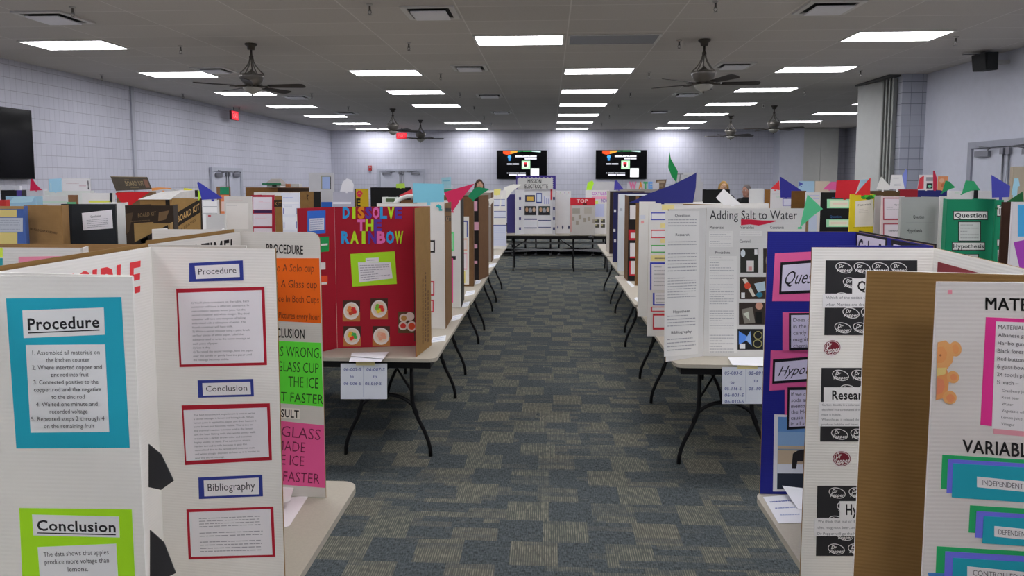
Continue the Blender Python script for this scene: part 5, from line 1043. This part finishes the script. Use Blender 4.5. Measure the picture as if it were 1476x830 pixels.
bgb('white board headed OXYGEN in coloured letters on the far table', 844, 878, 274, '#cfcdcc', 13.65, wing=.2, items=[((853,276,876,282), None, [txt('OXYGEN', .02,.98,.85,.8,'#b06ab4',1)], 'title_lettering'), ((853,283,876,287), '#e6a8c0', (), 'pink_strip'), ((858,289,868,294), None, [rect(0,0,.4,1,'#c3d86a')], 'lime_mark'), ((867,286,877,292), None, [txt('NOW', .02,.98,.9,.8,'#7a52a4',1)], 'title_lettering'), ((858,294,871,312), '#b4bada', [rect(.1*i,0,.1*i+.02,1,'#cfd2e4') for i in range(10)], 'chart')]+[((x,y,x+6,y+5), '#54524a', [rect(0,0,.5,.5,'#9a9670')], 'snapshot') for x, y in ((858,316),(866,316),(858,323),(866,323))])
flag('lime leaf shape on the far table board left of OXYGEN', [(845,275),(847,263),(854,260),(856,264),(852,275),(848,277)], 13.8, '#a4d62e', 'paper_leaf', 'sheet')
bgb('grey board with light header behind the OXYGEN board', 855, 890, 262, '#b5b4b6', 13.95, wing=.1)
flag('purple cone shape left of the coloured letters in the background', [(885,274),(886,260),(889,260),(899,273)], 11.0, '#4a45a0', 'paper_cone', 'sheet')
bgb('pale board strip under the coloured letters in the background', 888, 962, 272.5, '#a8a29c', 11.2)
mb = MB(); mb.prism([ony(x, y, 11.15) for x, y in ((904,272.6),(904,263),(950,263),(950,272.6))][::-1], (0,.004,0), mat('#c6c6cc', .7, 'board')); o = mb.obj('letter_banner', None, ony(925,272.6,11.15)); tag(o, 'banner of coloured letters with a pink butterfly shape, background right of the aisle', 'banner')
for k, (t, c, x0, x1) in enumerate((('W','#e684b0',906,918),('A','#d98a3a',920,927),('T','#4aa06a',927,934),('E','#6a9ad0',934,941))):
    mb = MB(); draw(mb, Quad(*[ony(x, y, 11.14) for x, y in ((x0,262),(x1,262),(x1,272),(x0,272))], Vector((0,-1,0))), [txt(t, .05,.95,1,.95,c,2.5)], .001); mb.obj('letter', o)
flag('small brown framed sign in the background right of the coloured letters', [(946,259),(961,258.5),(958,272),(942,272.5)], 11.0, '#6a5848', 'framed_sign', 'sign', items=[rect(.15,.15,.85,.4,'#9a8a74'), rect(.2,.5,.8,.85,'#857560')])

# stage risers behind the far table
root = thing('stage_riser', 'low black stage riser with pale metal rails behind the far table', 'stage', (.3, 16.6, 0))
mb = MB(); mb.box(-1.5, 2.2, 16.0, 18.2, .42, .47, mat('#17181a', .8, 'plastic')); mb.obj('deck', root)
mb = MB(); mb.box(-1.5, 2.2, 16.45, 16.5, .02, .17, mat('#101113', .9, 'paper')); mb.obj('skirt', root)
for z, z2 in ((.36,.3), (.27,.33), (.2,.13), (.09,.16)):
    mb = MB(); mb.tube([(-1.4,16.2,z), (.3,16.22,z2), (2.1,16.2,z)], .02, mat('#a9abad', .4, 'metal', 1, .2), 8); mb.obj('rail', root)
for x in (-.86,-.55,-.3,.05,.25,1.05,1.3,1.5):
    mb = MB(); mb.tube([(x,16.25,.419), (x,16.25,.05)], .022, BLACKM, 8); mb.ball((x,16.25,.035), .034, mat('#6f7072', .4, 'plastic'), 10); mb.obj('leg', root)

# ================================================================== PAPERS ON AND AT THE TABLES
def flat(label, pts, z, col, items=(), name='paper_sheet', cat='sheet', bend=0, group=None):
    P = [onz(x, y, z) for x, y in pts]
    if bend: P = [p+Vector((0,0,bend if i in (0, 1) else 0)) for i, p in enumerate(P)]
    n = (P[1]-P[0]).cross(P[3]-P[0]); n = -n if n.z < 0 else n; n.normalize()
    mb = MB(); mb.prism(P if (P[1]-P[0]).cross(P[2]-P[1]).z > 0 else P[::-1], n*-.0008, mat(col, .7))
    if items: draw(mb, Quad(*P, n), items, .0004)
    return tag(mb.obj(name, None, (P[3].x, P[3].y, z)), label, cat, group)
ZS = TZ+.0022
flat('white rounded card lying beside the cream board at the near left table corner', [(405,718),(445,714),(417,758),(404,761)], ZS, '#dcd6d8')
flat('second white paper lying under the edge of the cream board', [(400,700),(425,697),(418,722),(402,726)], ZS+.03, '#d9d7d6')
flat('paper with a written number strip on the near right table corner', [(1100,716),(1152,712),(1166,753),(1122,754)], ZS, '#d8d8da', [bars(.1,.7,.15,.3,1,'#4c5a8c'), bars(.15,.8,.4,.55,1,'#7c86a8'), bars(.2,.8,.65,.8,1,'#9aa2b8')])
flat('folded white sheet leaning up at the foot of the blue board', [(1127,712),(1160,716),(1166,735),(1150,733)], ZS+.004, '#e2e2e4', bend=.03)
def tags_sheet(label, px, Y, rows, tape, cols=2, name='number_sheet'):
    x0, y0, x1, y1 = px; P = [ony(x, y, Y) for x, y in ((x0,y0),(x1,y0),(x1,y1),(x0,y1))]; root = MB()
    root.prism([P[0], P[3], P[2], P[1]], (0,.001,0), mat('#cfd3da', .7)); q = Quad(*P, Vector((0,-1,0)))
    it = [rect(.49,.06,.497,.94,'#8a93b0')]
    for u0, u1, v, t in rows: it.append(txt(t, u0, u1, v, .085, '#4a5590', .3, .1))
    draw(root, q, it, .0008); o = root.obj(name, None, (P[0].x, Y, P[2].z)); tag(o, label, 'number sheet', 'sheets taped to the table ends')
    a, b = tape; T = [ony(x, y, Y-.002) for x, y in ((a,y0-3),(b,y0-3),(b,y0+2.5),(a,y0+2.5))]
    mb = MB(); mb.prism([T[0], T[3], T[2], T[1]], (0,.0008,0), mat('#d3c690', .6)); mb.obj('masking_tape', o)
tags_sheet('number sheet taped to the table end under the red board', (491,524,558,575), 4.0, [(.07,.44,.2,'06-005-S'),(.2,.28,.4,'to'),(.07,.44,.6,'06-006-S'),(.56,.95,.2,'06-007-S'),(.7,.78,.4,'to'),(.53,.88,.6,'06-010-S')], (513,540))
tags_sheet('number sheet taped to the table end under the salt board', (1041,529,1110,582), 3.985, [(.05,.42,.2,'05-083-S'),(.17,.25,.45,'to'),(.05,.4,.62,'05-116-S'),(.05,.45,.8,'06-001-S'),(.05,.45,.97,'06-010-S'),(.55,.95,.2,'05-091-S'),(.66,.74,.4,'to'),(.55,.95,.62,'05-107-S')], (1063,1092))
flat('stacked papers at the table end under the red board, upper one folded', [(507,509),(560,508),(553,517),(506,513)], ZS+.006, '#d9dade', bend=.004)
flat('lower paper of the stack at the table end under the red board', [(506,514),(553,517),(549,521),(503,521)], ZS, '#cfd1d6')
flat('curled white papers at the table end under the salt board', [(1049,516),(1100,515),(1100,527),(1056,526)], ZS+.006, '#e0e0e2', bend=.004)
for k, (pts, nm) in enumerate((([(624,486),(643,483),(642,491),(620,494)],'first'), ([(653,455),(668,452),(662,460),(650,463)],'second'), ([(668,436),(678,434),(675,441),(664,443)],'third'), ([(672,420),(685,418),(683,424),(669,427)],'fourth'), ([(686,404),(694,403),(692,408),(684,410)],'fifth'), ([(706,380),(716,379),(713,384),(703,386)],'sixth'), ([(712,368),(722,367),(719,372),(709,373)],'seventh'))):
    flat('%s white number sheet from the red board along the left row\'s aisle edge' % nm, pts, ZS, '#cdd0d4', [bars(.1,.9,.2,.8,2,'#9aa2b8')], group='number sheets along the left row')
for k, (pts, nm) in enumerate((([(918,428),(925,436),(922,438),(914,430)],'nearest'), ([(906,404),(915,412),(911,414),(903,406)],'second'))):
    flat('%s white number sheet along the aisle edge of the right row' % nm, pts, ZS, '#cdd0d4', group='number sheets along the right row')

# ================================================================== PEOPLE
def person(label, x, y, H, face, skin, hair_c, top_c, leg_c, long_hair):
    """standing figure about H tall; face = turn of the head and body around z"""
    root = thing('person', label, 'person', (x, y, 0)); rot = Matrix.Rotation(face, 3, 'Z'); s = H/1.75
    def W(p): return rot @ (Vector(p)*s) + Vector((x, y, 0))
    def body(name, chains, balls, m, parent, vox, base=None):
        mb = MB()
        for pts, rs in chains:
            mb.tube([W(p) for p in pts], [r*s for r in rs], m, 12)
            for p, r in zip(pts, rs): mb.ball(W(p), r*s, m, 12)
        for c, r, sc in balls:
            k = MB(); k.ball((0,0,0), r, m, 16, sc); mb.add([W(Vector(c)+v) for v in k.v], k.f, m, True)
        o = mb.obj(name, parent); r_ = o.modifiers.new('fuse', 'REMESH'); r_.mode = 'VOXEL'; r_.voxel_size = vox; r_.use_smooth_shade = True
        sm = o.modifiers.new('smooth', 'SMOOTH'); sm.iterations = 3; sm.factor = .5; return o
    sk = mat(skin, .6, 'skin')
    ch = [([(0,0,1.02),(0,0,1.2),(0,-.005,1.38),(0,0,1.47),(0,-.01,1.54)], [.13,.12,.13,.06,.052])]; bl = []
    ch.append(([(-.07,0,1.25),(.07,0,1.25)], [.1,.1])); ch.append(([(-.15,0,1.4),(.15,0,1.4)], [.07,.07]))
    for sx in (-1, 1):
        ch.append(([(sx*.17,0,1.4),(sx*.22,.01,1.12),(sx*.24,-.05,.87)], [.055,.042,.028]))
        ch.append(([(sx*.24,-.05,.87),(sx*.245,-.065,.8)], [.03,.032]))
        for i, ln in enumerate((.07,.08,.075,.06)):
            fx = sx*(.245); fy = -.09+.02*i; ch.append(([(fx,fy,.78),(fx-sx*.005,fy-.005,.78-ln*.55),(fx-sx*.02,fy-.005,.78-ln)], [.0095,.009,.008]))
        ch.append(([(sx*.24,-.09,.82),(sx*.225,-.115,.785),(sx*.22,-.12,.75)], [.012,.01,.009]))
        ch.append(([(sx*.09,0,.98),(sx*.1,0,.52),(sx*.105,.02,.09)], [.092,.06,.04])); ch.append(([(sx*.105,.03,.045),(sx*.115,-.13,.035)], [.045,.035]))
    bl += [((0,-.005,1.64), .1, (.76,.94,1.15)), ((0,-.09,1.625), .018, (.8,1,1.4)), ((0,-.035,1.56), .055, (.95,1.1,.8)), ((.078,.0,1.635), .02, (.5,.9,1.5)), ((-.078,.0,1.635), .02, (.5,.9,1.5))]
    bd = body('body', ch, bl, sk, root, .009)
    mb = MB()
    for sx in (-1, 1):
        mb.ball(W((sx*.032,-.088,1.655)), .011*s, mat('#efe9e4', .3, 'skin'), 8); mb.ball(W((sx*.032,-.097,1.655)), .006*s, mat('#2a1f1a', .3, 'skin'), 8)
        mb.tube([W((sx*.05,-.083,1.68)), W((sx*.018,-.093,1.683))], .004*s, mat(hair_c, .8, 'hair'), 6)
    mb.tube([W((-.025,-.088,1.575)), W((0,-.094,1.573)), W((.025,-.088,1.575))], .006*s, mat('#a35a50', .6, 'skin'), 6); mb.obj('face_features', root)
    hc = mat(hair_c, .7, 'hair')
    hb = [((0,.018,1.665), .105, (.84,.95,1.12))]; hch = []
    if long_hair:
        for sx in (-1, 1): hch.append(([(sx*.07,.01,1.68),(sx*.085,.02,1.55),(sx*.08,.02,1.42)], [.035,.04,.02]))
        hch.append(([(0,.07,1.68),(0,.085,1.5),(0,.07,1.38)], [.05,.07,.03]))
    h = body('hair', hch, hb, hc, root, .012)
    body('shirt', [([(0,0,.98),(0,0,1.2),(0,-.005,1.38)], [.15,.14,.145]), ([(-.15,0,1.4),(.15,0,1.4)], [.085,.085]), ([(0,0,1.4),(0,0,1.46)], [.1,.068]), ([(-.07,0,1.25),(.07,0,1.25)], [.118,.118])]
         + [([(sx*.17,0,1.4),(sx*.22,.01,1.12),(sx*.238,-.045,.9)], [.07,.058,.042]) for sx in (-1, 1)], [], mat(top_c, .85, 'cloth'), root, .014)
    body('trousers', [([(sx*.09,0,.98),(sx*.1,0,.52),(sx*.105,.02,.1)], [.115,.08,.06]) for sx in (-1, 1)]+[([(-.06,0,1.0),(.06,0,1.0)], [.12,.12])], [], mat(leg_c, .85, 'cloth'), root, .014)
    for sx in (-1, 1):
        body('shoe', [([(sx*.105,.035,.05),(sx*.115,-.135,.042)], [.055,.045])], [], mat('#1c1c1e', .5, 'cloth'), root, .012)
    return root
c = ony(691, 259.5, 15.2); person('person with long brown hair standing beyond the left aisle row', c.x, 15.2, c.z-.01, .3, '#c79a80', '#3f281a', '#5a3a34', '#2a2c34', True)
c = ony(1043, 262, 15.0); person('person with long blonde hair in black standing behind the black board', c.x, 15.0, c.z-.01, -.2, '#d2a888', '#a98345', '#18191b', '#22242a', True)
c = ony(1076, 267, 14.2); pr = person('person with grey hair in a black shirt, turned to the left, beyond the salt board', c.x, 14.2, c.z-.01, -.8, '#b98a78', '#6d6766', '#141517', '#2a2c30', False)

# paper pennants and sheets fixed to the boards, and the tables under the rows behind
for a_, k_ in FLAGS: build_flag(*a_, **k_)
def under(x, y): return any(abs(x-tx) <= (.38 if abs(r) < .1 else .915) and abs(y-ty) <= (.915 if abs(r) < .1 else .38) for tx, ty, r in TABLES)
for cx in (-1.83, -2.6, -3.37, -4.45, -5.22, -6.0, -7.45, -8.22, 1.99, 2.9, 3.67, 4.44, 5.21):
    for cy in (1.44, 4.96, 6.83, 8.7, 10.57, 12.44):
        if any(not under(p[0], p[1]) and abs(p[0]-cx) <= .385 and abs(p[1]-cy) <= .93 for _, ch, _, _ in BOARDS for p in ch):
            s_ = 'left' if cx < 0 else 'right'
            put_table(cx, cy, 'folding table hidden under the boards of the rows on the %s side' % s_)
for o_ in SC.objects:
    if o_.get('label', '').startswith('folding table hidden'): o_['group'] = 'tables under the rows behind, '+('left' if 'left side' in o_['label'] else 'right')
